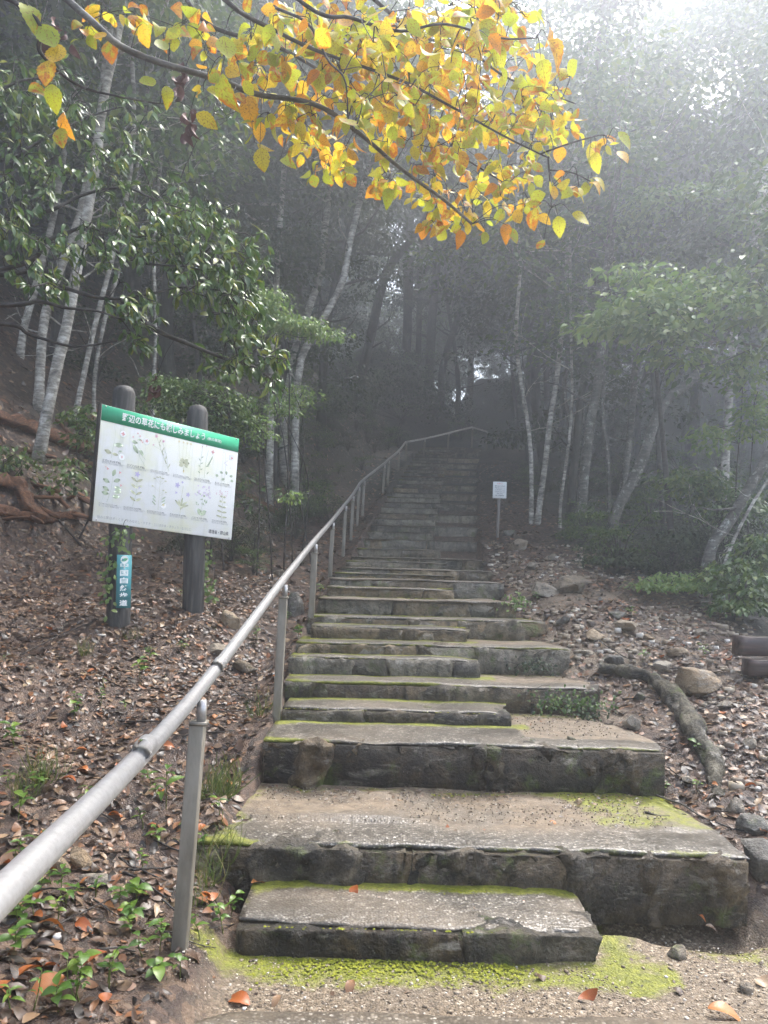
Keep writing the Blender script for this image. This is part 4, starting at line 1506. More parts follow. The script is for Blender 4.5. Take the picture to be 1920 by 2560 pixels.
photo_foliage('broadleaf_tree', 'bright green layered leaf sprays hanging across the upper right wood', [(1560, 800, 110, 30, 9.2), (1640, 745, 120, 36, 9.0), (1700, 820, 90, 40, 8.8), (1830, 730, 110, 30, 8.6), (1900, 770, 80, 34, 8.2), (1760, 690, 90, 24, 9.2), (1480, 800, 60, 20, 9.6), (1690, 880, 60, 20, 9), (1600, 680, 80, 20, 9.4)], CROWN_L, .115, 20, 120, 51, cat='tree', rr=.30, flat=.09, droop=.25)
photo_foliage('broadleaf_tree', 'pale green hazy sprays hanging high at right above the brighter tier', [(1650, 500, 90, 40, 12), (1780, 470, 110, 40, 12), (1560, 560, 70, 30, 12.5), (1880, 540, 60, 30, 11.5), (1500, 420, 60, 40, 13.5)], CROWN_L, .10, 26, 110, 52, cat='tree', rr=.34)
photo_foliage('shrub', 'loose green shrub trailing leaves down the far right edge', [(1850, 930, 50, 50, 8.5), (1880, 1040, 40, 70, 8.5), (1770, 1090, 40, 30, 9)], CROWN_L, .075, 22, 60, 53, rr=.2)
photo_foliage('shrub', 'green shrub round the foot of the leaning pale trunk', [(1760, 1210, 90, 40, 9), (1830, 1260, 70, 50, 8.8), (1690, 1190, 50, 25, 9.6)], CROWN, .075, 26, 80, 54, rr=.22)
photo_foliage('shrub', 'yellowish green low shrub at the lower edge of the right wood', [(1680, 1455, 70, 28, 7.6), (1640, 1480, 40, 20, 7.4), (1760, 1480, 50, 30, 7.2)], CROWN_L, .055, 24, 60, 55, rr=.16)
photo_foliage('shrub', 'green shrub filling the bottom right corner of the wood', [(1830, 1440, 70, 50, 7.0), (1890, 1380, 50, 60, 7.2), (1850, 1530, 70, 40, 6.6), (1900, 1480, 50, 60, 6.6)], CROWN, .06, 26, 110, 56, rr=.18)
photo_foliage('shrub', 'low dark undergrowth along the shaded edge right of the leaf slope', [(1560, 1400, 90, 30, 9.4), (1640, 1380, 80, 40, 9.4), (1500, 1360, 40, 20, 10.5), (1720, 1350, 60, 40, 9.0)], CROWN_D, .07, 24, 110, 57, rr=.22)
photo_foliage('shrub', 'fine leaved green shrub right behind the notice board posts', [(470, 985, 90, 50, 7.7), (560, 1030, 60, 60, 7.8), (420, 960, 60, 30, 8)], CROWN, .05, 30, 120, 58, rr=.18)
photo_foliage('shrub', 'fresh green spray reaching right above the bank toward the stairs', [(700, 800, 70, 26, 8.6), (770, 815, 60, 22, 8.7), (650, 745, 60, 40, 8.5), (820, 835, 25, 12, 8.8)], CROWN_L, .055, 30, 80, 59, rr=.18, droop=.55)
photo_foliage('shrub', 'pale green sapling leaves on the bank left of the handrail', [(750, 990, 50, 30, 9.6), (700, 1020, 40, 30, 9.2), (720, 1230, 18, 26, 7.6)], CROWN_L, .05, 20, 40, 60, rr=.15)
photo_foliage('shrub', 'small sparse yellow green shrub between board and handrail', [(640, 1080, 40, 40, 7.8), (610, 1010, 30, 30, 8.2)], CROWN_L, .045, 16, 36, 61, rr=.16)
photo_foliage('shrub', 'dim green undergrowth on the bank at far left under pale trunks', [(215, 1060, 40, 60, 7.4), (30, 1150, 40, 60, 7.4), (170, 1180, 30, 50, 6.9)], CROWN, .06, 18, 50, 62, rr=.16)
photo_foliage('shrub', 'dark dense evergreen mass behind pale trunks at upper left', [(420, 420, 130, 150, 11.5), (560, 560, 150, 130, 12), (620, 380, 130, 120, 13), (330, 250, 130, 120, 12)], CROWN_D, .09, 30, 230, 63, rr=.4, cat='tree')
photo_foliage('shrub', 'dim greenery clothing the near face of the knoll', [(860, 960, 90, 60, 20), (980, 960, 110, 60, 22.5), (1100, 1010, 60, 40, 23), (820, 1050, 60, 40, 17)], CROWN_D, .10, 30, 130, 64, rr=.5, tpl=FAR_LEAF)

# ---- the deep wood: five kinds of tree repeated
VAR = []
for v in range(5):
    rs = np.random.default_rng(200 + v)
    H = (9.5, 11.5, 13, 10.5, 12)[v]
    p = [(0, 0, -.4)]
    lean = rs.normal(0, .06, 2)
    for i in range(1, 7):
        z = H * i / 6
        p.append((lean[0] * z + rs.normal(0, .16), lean[1] * z + rs.normal(0, .16), z))
    tk, cr = build_tree(p, (.11, .15, .17, .085, .13)[v], .03, (.30, .38, .34, .22, .42)[v], (16, 18, 20, 15, 16)[v], (2.2, 2.7, 3.0, 2.0, 2.6)[v],
                        (13000, 15000, 17000, 11000, 14000)[v], .155, FAR_LEAF, 300 + v, 8, .75, 6)
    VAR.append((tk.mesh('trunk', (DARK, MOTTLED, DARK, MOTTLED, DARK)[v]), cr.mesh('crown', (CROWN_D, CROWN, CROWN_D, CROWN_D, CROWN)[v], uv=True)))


def wood_tree(x, y, v, s, label, group):
    t = empty('wood_tree', label, 'tree', (x, y, gz(x, y)), group)
    t.rotation_euler = (0, 0, RNG.uniform(0, 6.28))
    t.scale = (s, s, s * RNG.uniform(.9, 1.12))
    link('trunk', VAR[v][0], t)
    link('crown', VAR[v][1], t)
    return t


def px_of(x, y, z):
    v = np.array([x, y, z]) - CAM
    d = np.dot(v, _fwd)
    return 960 + F_PX * np.dot(v, _rt) / d, PPY - F_PX * np.dot(v, _up) / d


placed = []


def far_enough(x, y, dmin):
    return all((x - a) ** 2 + (y - b) ** 2 > dmin * dmin for a, b in placed)


LOOK = ('slender dark', 'mottled grey', 'stout dark', 'thin mottled', 'straight dark')


def words(x, y, side):
    px = px_of(x, y, gz(x, y))[0]
    rank = 'close in front' if y < 15.5 else ('in the second rank' if y < 23 else 'deep in the mist')
    if side == 'left':
        place = 'behind the white trunks at far left' if px < 270 else ('behind the notice board' if px < 560 else ('on the bank left of the handrail' if px < 760 else 'on the bank beside the upper handrail'))
    elif side == 'right':
        place = 'just right of the upper steps' if px < 1330 else ('behind the slim flecked pair' if px < 1500 else ('behind the mottled trunks' if px < 1720 else 'behind the sprays at far right'))
    else:
        place = 'left of the knoll' if px < 880 else ('over the knoll' if px < 1120 else ('right of the stair head' if px < 1400 else 'far right beyond the wood'))
    return rank, place


def fill(n, xr_, yr_, dmin, side, group, cond=None, smul=1.0):
    k = tries = 0
    while k < n and tries < n * 40:
        tries += 1
        x, y = RNG.uniform(*xr_), RNG.uniform(*yr_)
        if cond and not cond(x, y):
            continue
        if not far_enough(x, y, dmin):
            continue
        placed.append((x, y))
        v, s = int(RNG.integers(0, 5)), RNG.uniform(.75, 1.12)
        rank, place = words(x, y, side)
        size = 'small' if s < .86 else ('tall' if s > 1.0 else 'middling')
        wood_tree(x, y, v, s * smul, '%s %s tree %s, %s' % (size, LOOK[v], place, rank), group)
        k += 1


def gap(x, y):
    q = px_of(x, y, gz(x, y) + 3)[0]
    return 925 < q < 1035


for x, y, v, s, lab in ((-2.2, 15.2, 2, .95, 'dark tree arching over the steps from the bank at the middle handrail'), (-2.4, 19.9, 0, 1.0, 'dark tree arching over the top of the stairs from the left'), (3.6, 16.8, 4, .95, 'straight dark tree close by the right edge of the upper steps'),
                        (4.2, 20.4, 0, .95, 'slender dark tree overhanging the stair head from the right'), (6.3, 24.6, 2, 1.0, 'stout dark tree past the bend of the handrail'), (3.2, 32.0, 1, 1.0, 'mottled tree behind the right shoulder of the knoll'),
                        (-1.9, 13.1, 0, .62, 'low dark tree leaning its crown over the middle handrail posts'), (-1.5, 17.2, 2, .66, 'low stout dark tree on the bank edge beside the upper handrail'), (3.4, 14.2, 3, .66, 'thin low tree behind the small sign'), (3.5, 18.7, 2, .68, 'low stout dark tree by the right edge of the upper flight'),
                        (-2.2, 22.4, 0, .66, 'low slender tree overhanging the end of the straight handrail'), (-2.6, 18.6, 4, .75, 'straight dark tree on the bank above the upper handrail'), (4.8, 22.6, 4, .72, 'straight dark tree right of the stair head'), (4.4, 26.4, 0, .75, 'slender dark tree behind the bent handrail end'),
                        (2.6, 29.0, 2, .7, 'stout low tree on the right flank of the knoll'), (-3.6, 28.6, 1, .8, 'mottled tree on top of the knoll left of the gap'), (5.6, 30.5, 2, .85, 'stout dark tree in the mist beyond the bend'), (6.8, 20.8, 0, .85, 'slender dark tree behind the thick mottled trunk'),
                        (7.6, 15.2, 4, 1.0, 'straight tree whose crown fills the upper right, left of the corner'), (10.4, 18.4, 2, 1.0, 'stout tree below the upper right corner in bright mist'), (8.0, 20.5, 2, 1.1, 'stout tall tree behind the right end of the yellow leaves'),
                        (9.2, 16.5, 1, .95, 'mottled tree high at the upper right, closest to the picture edge'), (12.0, 19.5, 4, 1.1, 'tall straight tree at the upper right corner in bright mist'), (10.6, 23.5, 3, 1.15, 'thin tall tree in bright mist at upper right'), (14.5, 25.5, 1, 1.15, 'tall mottled tree in bright mist at the right picture edge'),
                        (-5.4, 7.2, 0, .8, 'added dark tree overhanging the notice board from beyond the left edge'), (-6.6, 9.4, 2, .85, 'added stout dark tree up the bank behind the evergreen boughs'), (-8.2, 8.0, 4, .9, 'added straight dark tree far up the bank past the left edge'),  # this row and the next: extra trees added to shade the left bank
                        (-4.6, 10.6, 0, .85, 'slender dark tree right behind the white trunks'), (-3.5, 12.4, 2, .85, 'stout dark tree behind the notice board, upslope'), (-7.2, 5.2, 2, .8, 'added dark tree outside the left edge whose crown shades the bank'), (-5.8, 12.5, 4, .95, 'straight dark tree behind the white trunks, upslope')):
    placed.append((x, y))
    wood_tree(x, y, v, s, lab, 'trees arching over the stairs')
fill(56, (-17, -2.2), (10.5, 34), 1.4, 'left', 'trees on the left bank', lambda x, y: x < ip(XL, y) - 2.2 and x > -.62 * y - 1.5 and not gap(x, y))
fill(34, (4.2, 28), (18, 44), 2.6, 'right', 'trees in the right wood', lambda x, y: x > min(ip(XR, y), 3.0) + 2.6 and x < .66 * y + 1 and not gap(x, y))
fill(46, (-9, 18), (34, 62), 2.0, 'far', 'trees far beyond the stairs', lambda x, y: not gap(x, y))

# low growth on the bank and under the right-hand trees
SHV = []
for v in range(4):
    rs = np.random.default_rng(400 + v)
    c = []
    sm = MB()
    for i in range(22):
        a, r, h = rs.uniform(0, 6.28), rs.uniform(.1, .75), rs.uniform(.25, 1.35)
        q = np.array([math.cos(a) * r, math.sin(a) * r, h])
        c.append(q)
        add_tube(sm, smooth_path([(0, 0, -.1), q * np.array([.3, .3, .6]), q], 5), np.linspace(.012, .003, 5), 4, cap=False)
    cr = MB()
    sprays(cr, c, .26, 46, .075, FAR_LEAF, 0, .3, .3)
    SHV.append((sm.mesh('stem', TWIG), cr.mesh('foliage', (CROWN_D, CROWN, CROWN_D, CROWN)[v], uv=True)))


def bushes(n, xr_, yr_, label, group, cond, smin=.5, smax=1.2):
    k = tries = 0
    while k < n and tries < n * 60:
        tries += 1
        x, y = RNG.uniform(*xr_), RNG.uniform(*yr_)
        if not cond(x, y):
            continue
        s = RNG.uniform(smin, smax)
        v = int(RNG.integers(0, 4))
        label = ('ankle high ' if s < .5 else 'knee high ' if s < .75 else 'waist high ') + ('dark green bush' if v % 2 == 0 else 'lighter green bush')
        rank, place = words(x, y, 'left' if 'left' in group else ('right' if 'right' in group else 'far'))
        rank = 'along the slope edge' if 'edge' in group else rank
        t = empty('bush', '%s %s, %s' % (label, place, rank), 'bush', (x, y, gz(x, y)), group)
        t.rotation_euler = (0, 0, RNG.uniform(0, 6.28))
        t.scale = (s, s, s * RNG.uniform(.7, 1.1))
        link('stem', SHV[v][0], t)
        link('foliage', SHV[v][1], t)
        k += 1


bushes(68, (-11, -2.0), (9.5, 26), 'low dark bush on the steep shaded bank left of the stairs', 'bushes on the left bank', lambda x, y: x < ip(XL, y) - 1.6 and x > -.6 * y)
bushes(46, (3.6, 14), (8, 26), 'low hazy bush under the trees right of the leaf slope', 'bushes in the right wood', lambda x, y: x > min(ip(XR, y), 2.2) + 2.0 and x < .62 * y)
bushes(54, (2.7, 6.5), (6.3, 18), 'x', 'low right wood edge bushes', lambda x, y: x < .62 * y, .25, .6)
bushes(28, (-4, 8), (24.5, 36), 'low dim bush on the knoll past the head of the stairs', 'bushes on the knoll', lambda x, y: x < 3.2 or y > 29)

bushes(36, (-6, -.8), (8, 24), 'small', 'little bushes on the left bank', lambda x, y: ip(XL, y) - 3 < x < ip(XL, y) - .8, .22, .5)

bushes(52, (-4, .6), (12.5, 25), 'small', 'little bushes on the left bank', lambda x, y: ip(XL, y) - 2.4 < x < ip(XL, y) - .55, .28, .6)

# ================================================================== NEAR FOLIAGE
class Nodes:
    def __init__(self, branches):
        self.a = np.zeros((40000, 3))
        b = np.concatenate(branches)
        self.a[:len(b)] = b
        self.n = len(b)

    def near(self, p, flow):
        d = self.a[:self.n] - p
        # prefer nodes lying back along the branch direction
        w = np.linalg.norm(d, axis=1) + .35 * np.maximum(d @ flow, 0)
        j = int(np.argmin(w))
        return self.a[j]

    def add(self, pts):
        k = len(pts)
        self.a[self.n:self.n + k] = pts
        self.n += k


def near_point_on(branches, p):
    best, bp = 1e9, None
    for br in branches:
        d = np.linalg.norm(br - p, axis=1)
        j = int(np.argmin(d))
        if d[j] < best:
            best, bp = d[j], br[j]
    return bp


def leaf_parts(root, origin, tpl_meshes, recs, name='leaf'):
    for (pos, tip, nr, size, wid, mi) in recs:
        o = link(name, tpl_meshes[mi], root)
        o.matrix_local = leaf_matrix(pos - origin, tip, nr, size, wid)


# ---------------------------------------------------------------- glossy evergreen entering from the left
EO = np.array([-3.5, 4.6, 0.0])
EO[2] = gz(EO[0], EO[1])
ever = empty('evergreen_tree', 'dark glossy evergreen tree reaching its boughs in from the left above the board', 'tree', tuple(EO))
Ye = 4.6
ebr_px = [
    [(-330, 700, 4.6), (0, 688, 4.5), (69, 683, 4.5), (137, 708, 4.5), (238, 738, 4.5), (311, 743, 4.45), (389, 729, 4.4), (458, 715, 4.4), (560, 722, 4.3)],
    [(-330, 760, 4.6), (55, 660, 4.7), (115, 605, 4.7), (169, 582, 4.7), (215, 571, 4.7), (284, 619, 4.6), (366, 660, 4.6), (470, 670, 4.5), (600, 690, 4.5)],
    [(-330, 740, 4.6), (0, 761, 4.3), (101, 754, 4.3), (160, 770, 4.3), (238, 775, 4.25), (300, 800, 4.2)],
    [(-330, 770, 4.6), (0, 809, 4.4), (69, 839, 4.4), (183, 866, 4.4), (284, 857, 4.4)],
    [(311, 745, 4.45), (366, 802, 4.5), (458, 857, 4.5), (550, 903, 4.5), (641, 925, 4.5), (700, 985, 4.5)],
    [(-330, 560, 4.6), (0, 553, 4.8), (46, 541, 4.8), (124, 527, 4.8), (200, 490, 4.9), (300, 470, 4.9), (400, 500, 4.9), (520, 540, 4.9)],
    [(-330, 400, 4.6), (0, 400, 4.8), (90, 360, 4.9), (200, 300, 5.0), (290, 270, 5.0)],
    [(-330, 250, 4.6), (-30, 230, 4.7), (60, 200, 4.7), (150, 190, 4.8)],
]
ebr = []
ecol = [(EO + np.array([0, 0, h]) + np.array([.03 * math.sin(h * 3), .04 * math.cos(h * 2), 0])) for h in (-.15, .5, 1.3, 2.1, 3.0, 4.0, 4.9)]
mb = MB()
add_tube(mb, smooth_path(ecol, 20) - EO, np.linspace(.095, .05, 20), 12, wob=.05)
link('trunk', mb.mesh('trunk', DARK), ever)
for bp in ebr_px:
    pts = [P(*q) for q in bp]
    if bp[0][0] < -300:
        tz = pts[0][2]
        pts = [np.array([EO[0], EO[1], min(tz, 6.0)])] + pts
    pp = smooth_path(pts, 40)
    pp += np.stack([fbm2(pp[:, 0], pp[:, 2], 3, 2, 5 + len(ebr)) * .02] * 3, -1) * np.array([1, 1, 1])
    ebr.append(pp[8:])
    mb = MB()
    add_tube(mb, pp - EO, np.linspace(.018, .004, 40), 7)
    link('bough', mb.mesh('bough', TWIG), ever)
ell = [(90, 250, 150, 120, 4.8, 46), (60, 430, 110, 110, 4.7, 34), (230, 400, 150, 110, 4.9, 40), (390, 580, 190, 95, 4.7, 84), (530, 680, 130, 110, 4.5, 74), (600, 800, 90, 80, 4.5, 40),
       (650, 880, 60, 60, 4.5, 22), (230, 620, 130, 60, 4.5, 26), (50, 580, 80, 90, 4.5, 26), (320, 780, 90, 60, 4.3, 18), (480, 540, 120, 60, 4.9, 34), (360, 850, 70, 50, 4.4, 10),
       (120, 700, 120, 50, 4.4, 18), (560, 910, 80, 45, 4.5, 18), (690, 960, 30, 40, 4.5, 8), (620, 640, 60, 70, 4.6, 22), (330, 300, 90, 70, 5.2, 16), (450, 470, 80, 50, 5.2, 14), (560, 290, 90, 70, 5.6, 16), (700, 130, 120, 90, 5.6, 20)]
tw = MB()
recs = []
rs = np.random.default_rng(71)
tips_ = []
for cx, cy_, rx, ry, Y, n in ell:
    for _ in range(int(n * 1.15)):
        v = rs.normal(0, 1, 3)
        v = v / np.linalg.norm(v) * rs.uniform(0, 1) ** .45
        p = P(cx + v[0] * rx, cy_ + v[1] * ry, Y + v[2] * .45)
        tips_.append(p)
order = np.argsort([np.linalg.norm(near_point_on(ebr, p) - p) for p in tips_])
nodes = Nodes(ebr)
FLOW = norm(np.array([.8, 0, -.35]))
for oi in order:
        p = tips_[oi]
        q = nodes.near(p, FLOW)
        mid = (p + q) / 2 + rs.normal(0, .03, 3) + np.array([0, 0, .03])
        path = smooth_path([q, mid, p], 6)
        nodes.add(path[2:])
        add_tube(tw, path - EO, np.linspace(.004, .0018, 6), 4, cap=False)
        d0 = norm(p - mid)
        k = rs.integers(5, 9)
        for j in range(k):
            t_ = rs.uniform(.55, 1.0) if j > 3 else 1.0
            pos = path[int(t_ * 5)]
            a = rs.uniform(0, 6.28)
            s_ = norm(np.cross(d0, (0, 0, 1.0)))
            u_ = np.cross(s_, d0)
            tip = d0 * rs.uniform(.2, .9) + (s_ * math.cos(a) + u_ * math.sin(a) * .6) * .8 + np.array([.35, 0, -.45])
            recs.append((pos, tip, np.array([rs.normal(0, .6), rs.normal(-.2, .6), 1.0]), rs.uniform(.04, .085), rs.uniform(.8, 1.2), int(rs.integers(0, 3))))
link('twigs', tw.mesh('twigs', TWIG), ever, kind='stuff')
ETP = [leaf_tpl(6, fold=.22, curl=c, wmax=w, twist=tw_) for c, w, tw_ in ((.20, .175, .2), (.36, .155, -.4), (.10, .19, .5))]
EME = []
for tp_ in ETP:
    mb = MB()
    mb.add(tp_[0], tp_[1], 0, tp_[2])
    EME.append(mb.mesh('leaf', EVERG_O, uv=True))


def shown(rec):
    x, y = px_of(*rec[0])
    inside = -20 < x < 1940 and -20 < y < 2560
    return (0 if inside else 10) + rec[0][1] / rec[3] * .01


recs.sort(key=shown)
leaf_parts(ever, EO, EME, recs[:300])
mb = MB()
for mi in range(3):
    rr = [r for r in recs[300:] if r[5] == mi]
    scatter(mb, ETP[mi], np.array([r[0] for r in rr]) - EO, np.array([r[1] for r in rr]), np.array([r[2] for r in rr]), np.array([r[3] for r in rr]), np.array([r[4] for r in rr]))
link('leaves', mb.mesh('leaves', EVERG, uv=True), ever, kind='stuff')

# ---------------------------------------------------------------- autumn branches overhead
AO = np.array([-4.4, 2.2, 0.0])
AO[2] = gz(AO[0], AO[1])
aut = empty('autumn_tree', 'yellow and orange leaved tree spreading its branches across the top of the view', 'tree', tuple(AO))
abr_px = [
    [(-300, -420, 2.9), (190, 18, 2.75), (330, 130, 2.8), (550, 200, 2.9), (640, 235, 2.95), (790, 262, 3.0), (900, 335, 3.1), (1000, 420, 3.2), (1110, 500, 3.25), (1180, 560, 3.3)],
    [(60, -420, 2.6), (540, -20, 2.6), (600, 30, 2.65), (690, 78, 2.7), (800, 130, 2.75), (1000, 200, 2.85), (1120, 262, 2.95), (1250, 335, 3.05), (1350, 385, 3.1), (1372, 395, 3.12)],
    [(330, -420, 2.2), (735, -10, 2.1), (880, 45, 2.15), (1000, 78, 2.2), (1110, 60, 2.25), (1250, 95, 2.3), (1340, 95, 2.35)],
    [(690, 20, 2.6), (770, 60, 2.5), (820, 150, 2.45), (862, 200, 2.4), (870, 300, 2.4)],
    [(1350, 385, 3.1), (1420, 360, 3.1), (1500, 338, 3.15), (1520, 345, 3.15)],
    [(1370, 392, 3.1), (1376, 470, 3.1), (1378, 520, 3.1)],
    [(1372, 425, 3.1), (1430, 432, 3.1), (1480, 455, 3.1)],
    [(-400, -250, 2.8), (60, 20, 2.7), (100, 130, 2.75), (190, 210, 2.8), (290, 240, 2.8), (400, 260, 2.85)],
    [(420, -80, 3.2), (520, 60, 3.2), (700, 120, 3.3), (900, 240, 3.4), (1050, 330, 3.5), (1200, 420, 3.55), (1280, 470, 3.6)],
    [(870, -60, 2.9), (960, 20, 2.9), (1050, 90, 3.0), (1160, 120, 3.05), (1260, 190, 3.1), (1360, 230, 3.1), (1440, 260, 3.1)],
]
abr = []
fork = np.array([-2.6, 2.4, 4.9])
mb = MB()
atr = smooth_path([AO + (0, 0, -.2), AO + (.1, 0, 1.4), AO + (.5, .1, 3.2), fork], 16)
add_tube(mb, atr - AO, np.linspace(.13, .06, 16), 12, wob=.05)
link('trunk', mb.mesh('trunk', LIMB), aut)
for j, bp in enumerate(abr_px):
    pts = [P(*q) for q in bp]
    if bp[0][1] < -200:
        pts = [fork] + pts
    pp = smooth_path(pts, 48)
    abr.append(pp[10:] if bp[0][1] < -200 else pp)
    mb = MB()
    r0 = (.014, .010, .007, .005, .004, .004, .003, .011, .010, .008)[j]
    w_ = .0022 if j != 0 else .006
    add_tube(mb, pp - AO, np.linspace(r0, w_, 48), 8)
    link('branch', mb.mesh('branch', LIMB if j in (0,) else TWIG), aut)
ell = [(1000, 90, 350, 110, 2.8, 62), (860, 220, 230, 110, 3.0, 46), (1150, 200, 260, 120, 3.1, 54), (1060, 340, 230, 100, 3.4, 42), (1230, 330, 190, 90, 3.4, 30), (1120, 450, 170, 70, 3.7, 22),
       (1170, 545, 120, 40, 3.7, 12), (1340, 270, 90, 90, 3.2, 14), (760, 80, 160, 90, 2.9, 22), (1505, 370, 40, 28, 3.15, 3), (1430, 460, 70, 35, 3.1, 4), (1330, 500, 50, 40, 3.3, 4),
       (560, 200, 90, 60, 2.9, 3), (400, 90, 120, 60, 2.8, 3), (1230, 50, 140, 60, 2.4, 12), (820, 410, 90, 40, 3.7, 9), (780, 360, 60, 40, 3.8, 6), (690, 60, 60, 60, 2.6, 4), (1010, 250, 200, 100, 2.5, 12), (940, 60, 180, 60, 2.2, 8),
       (300, 60, 60, 60, 2.8, 1), (640, 300, 50, 60, 2.9, 2), (740, 280, 60, 90, 3.2, 8), (960, 430, 60, 50, 3.7, 6), (1080, 510, 60, 50, 3.7, 5), (1290, 420, 70, 50, 3.5, 7), (1420, 300, 60, 40, 3.2, 4)]
tw = MB()
recs = []
ell = [(a, b, c * 1.12, d * 1.12, e, f) for a, b, c, d, e, f in ell] + [(420, 60, 160, 60, 2.9, 7), (560, 110, 90, 70, 3.0, 6), (250, 60, 90, 50, 2.9, 4), (660, 170, 60, 80, 3.1, 6)]
rs = np.random.default_rng(77)
tips_ = []
for cx, cy_, rx, ry, Y, n in ell:
    for _ in range(int(n * 1.6)):
        v = rs.normal(0, 1, 3)
        v = v / np.linalg.norm(v) * rs.uniform(0, 1) ** .45
        p = P(cx + v[0] * rx, cy_ + v[1] * ry, Y + v[2] * .3)
        tips_.append(p)
order = np.argsort([np.linalg.norm(near_point_on(abr, p) - p) for p in tips_])
nodes = Nodes(abr)
FLOW = norm(np.array([.85, .1, -.4]))
for oi in order:
        p = tips_[oi]
        q = nodes.near(p, FLOW)
        mid = (p + q) / 2 + rs.normal(0, .015, 3) + np.array([0, 0, .02])
        path = smooth_path([q, mid, p], 6)
        nodes.add(path[2:])
        add_tube(tw, path - AO, np.linspace(.0020, .0011, 6), 4, cap=False)
        d0 = norm(p - q)
        k = rs.integers(2, 4)
        for j in range(k):
            pos = path[5 - j] if j < 4 else path[2]
            side = 1 if j % 2 else -1
            s_ = norm(np.cross(d0, (0, 0, 1.0)))
            tip = d0 * .5 + s_ * side * rs.uniform(.2, 1.1) + np.array([rs.normal(.1, .35), rs.normal(0, .35), -rs.uniform(.0, 1.1)])
            tip = norm(tip)
            st_ = pos + tip * .012
            add_tube(tw, np.array([pos, st_]) - AO, .0009, 3, cap=False)
            # blades hang, broad side mostly to the open side with the light
            nr = np.array([rs.normal(0, .8), rs.normal(-.6, .7), rs.normal(.6, .6)])
            recs.append((st_, tip, nr, rs.uniform(.038, .072), rs.uniform(.95, 1.3), int(rs.integers(0, 4))))
# a few leaves seen on their own at the edge of the spray
for (x, y, Y, tx, tz, sz) in ((1370, 100, 2.35, .5, -.75, .085), (1352, 150, 2.35, .25, -1, .075), (1545, 330, 3.15, .5, -.5, .085), (1490, 380, 3.15, .1, -1, .08), (1480, 445, 3.1, .7, -.4, .07), (1430, 535, 3.1, .9, -.25, .085),
                             (1395, 540, 3.1, .15, -1, .08), (1340, 520, 3.1, -.3, -1, .08), (1360, 600, 3.2, -.4, -.6, .05), (650, 370, 2.9, .2, -1, .09), (275, 100, 2.8, .1, -1, .09), (620, 240, 2.9, .1, -1, .105), (555, 185, 2.8, .25, -1, .12),
                             (360, 190, 2.8, .3, -.5, .08), (415, 215, 2.8, .1, -1, .07), (490, 285, 2.9, .7, -.3, .09), (560, 90, 2.6, .2, -1, .095), (145, 110, 2.7, 0, -1, .10), (105, 60, 2.7, .4, -.8, .11), (125, 150, 2.7, -.1, -1, .10),
                             (60, 10, 2.7, .5, -.8, .11), (130, 210, 2.7, .1, -1, .09), (160, 280, 2.75, .1, -1, .085), (150, 320, 2.75, .2, -1, .08), (70, 225, 2.8, 1, -.1, .075), (430, 70, 2.8, .9, -.2, .07), (355, 60, 2.75, .2, -1, .075),
                             (1150, 575, 3.4, 0, -1, .075), (1215, 580, 3.4, -.2, -1, .06), (1260, 560, 3.4, .2, -1, .08), (1280, 570, 3.4, .3, -1, .07), (970, 470, 3.3, 0, -1, .08), (700, 400, 3.6, .9, -.3, .08), (860, 420, 3.6, .8, -.3, .07)):
    p = P(x, y, Y)
    recs.append((p, np.array([tx, rs.normal(0, .15), tz]), np.array([rs.normal(0, .5), -1, .45]), sz, 1.0, int(rs.integers(0, 4))))
    q = near_point_on(abr, p)
    if np.linalg.norm(p - q) < .6:
        add_tube(tw, smooth_path([q, (p + q) / 2 + np.array([0, 0, .03]), p], 6) - AO, np.linspace(.002, .001, 6), 4, cap=False)
link('twigs', tw.mesh('twigs', TWIG), aut, kind='stuff')


def ovate(t):
    return max(.02, (math.sin(math.pi * t ** .75)) ** .75)


ATP = [leaf_tpl(14, elliptic, fold=f, curl=c, serr=.06, wmax=w, twist=q) for f, c, w, q in ((.10, .16, .35, .3), (.24, .32, .33, -.4), (.15, -.16, .37, .25), (.40, .45, .32, .6))]
AME = []
for tp_ in ATP:
    mb = MB()
    mb.add(tp_[0], tp_[1], 0, tp_[2])
    AME.append(mb.mesh('leaf', AUTUMN_O, uv=True))
recs.sort(key=shown)
leaf_parts(aut, AO, AME, recs[:300])
mb = MB()
for mi in range(4):
    rr = [r for r in recs[300:] if r[5] == mi]
    scatter(mb, ATP[mi], np.array([r[0] for r in rr]) - AO, np.array([r[1] for r in rr]), np.array([r[2] for r in rr]), np.array([r[3] for r in rr]), np.array([r[4] for r in rr]))
link('leaves', mb.mesh('leaves', AUTUMN, uv=True), aut, kind='stuff')

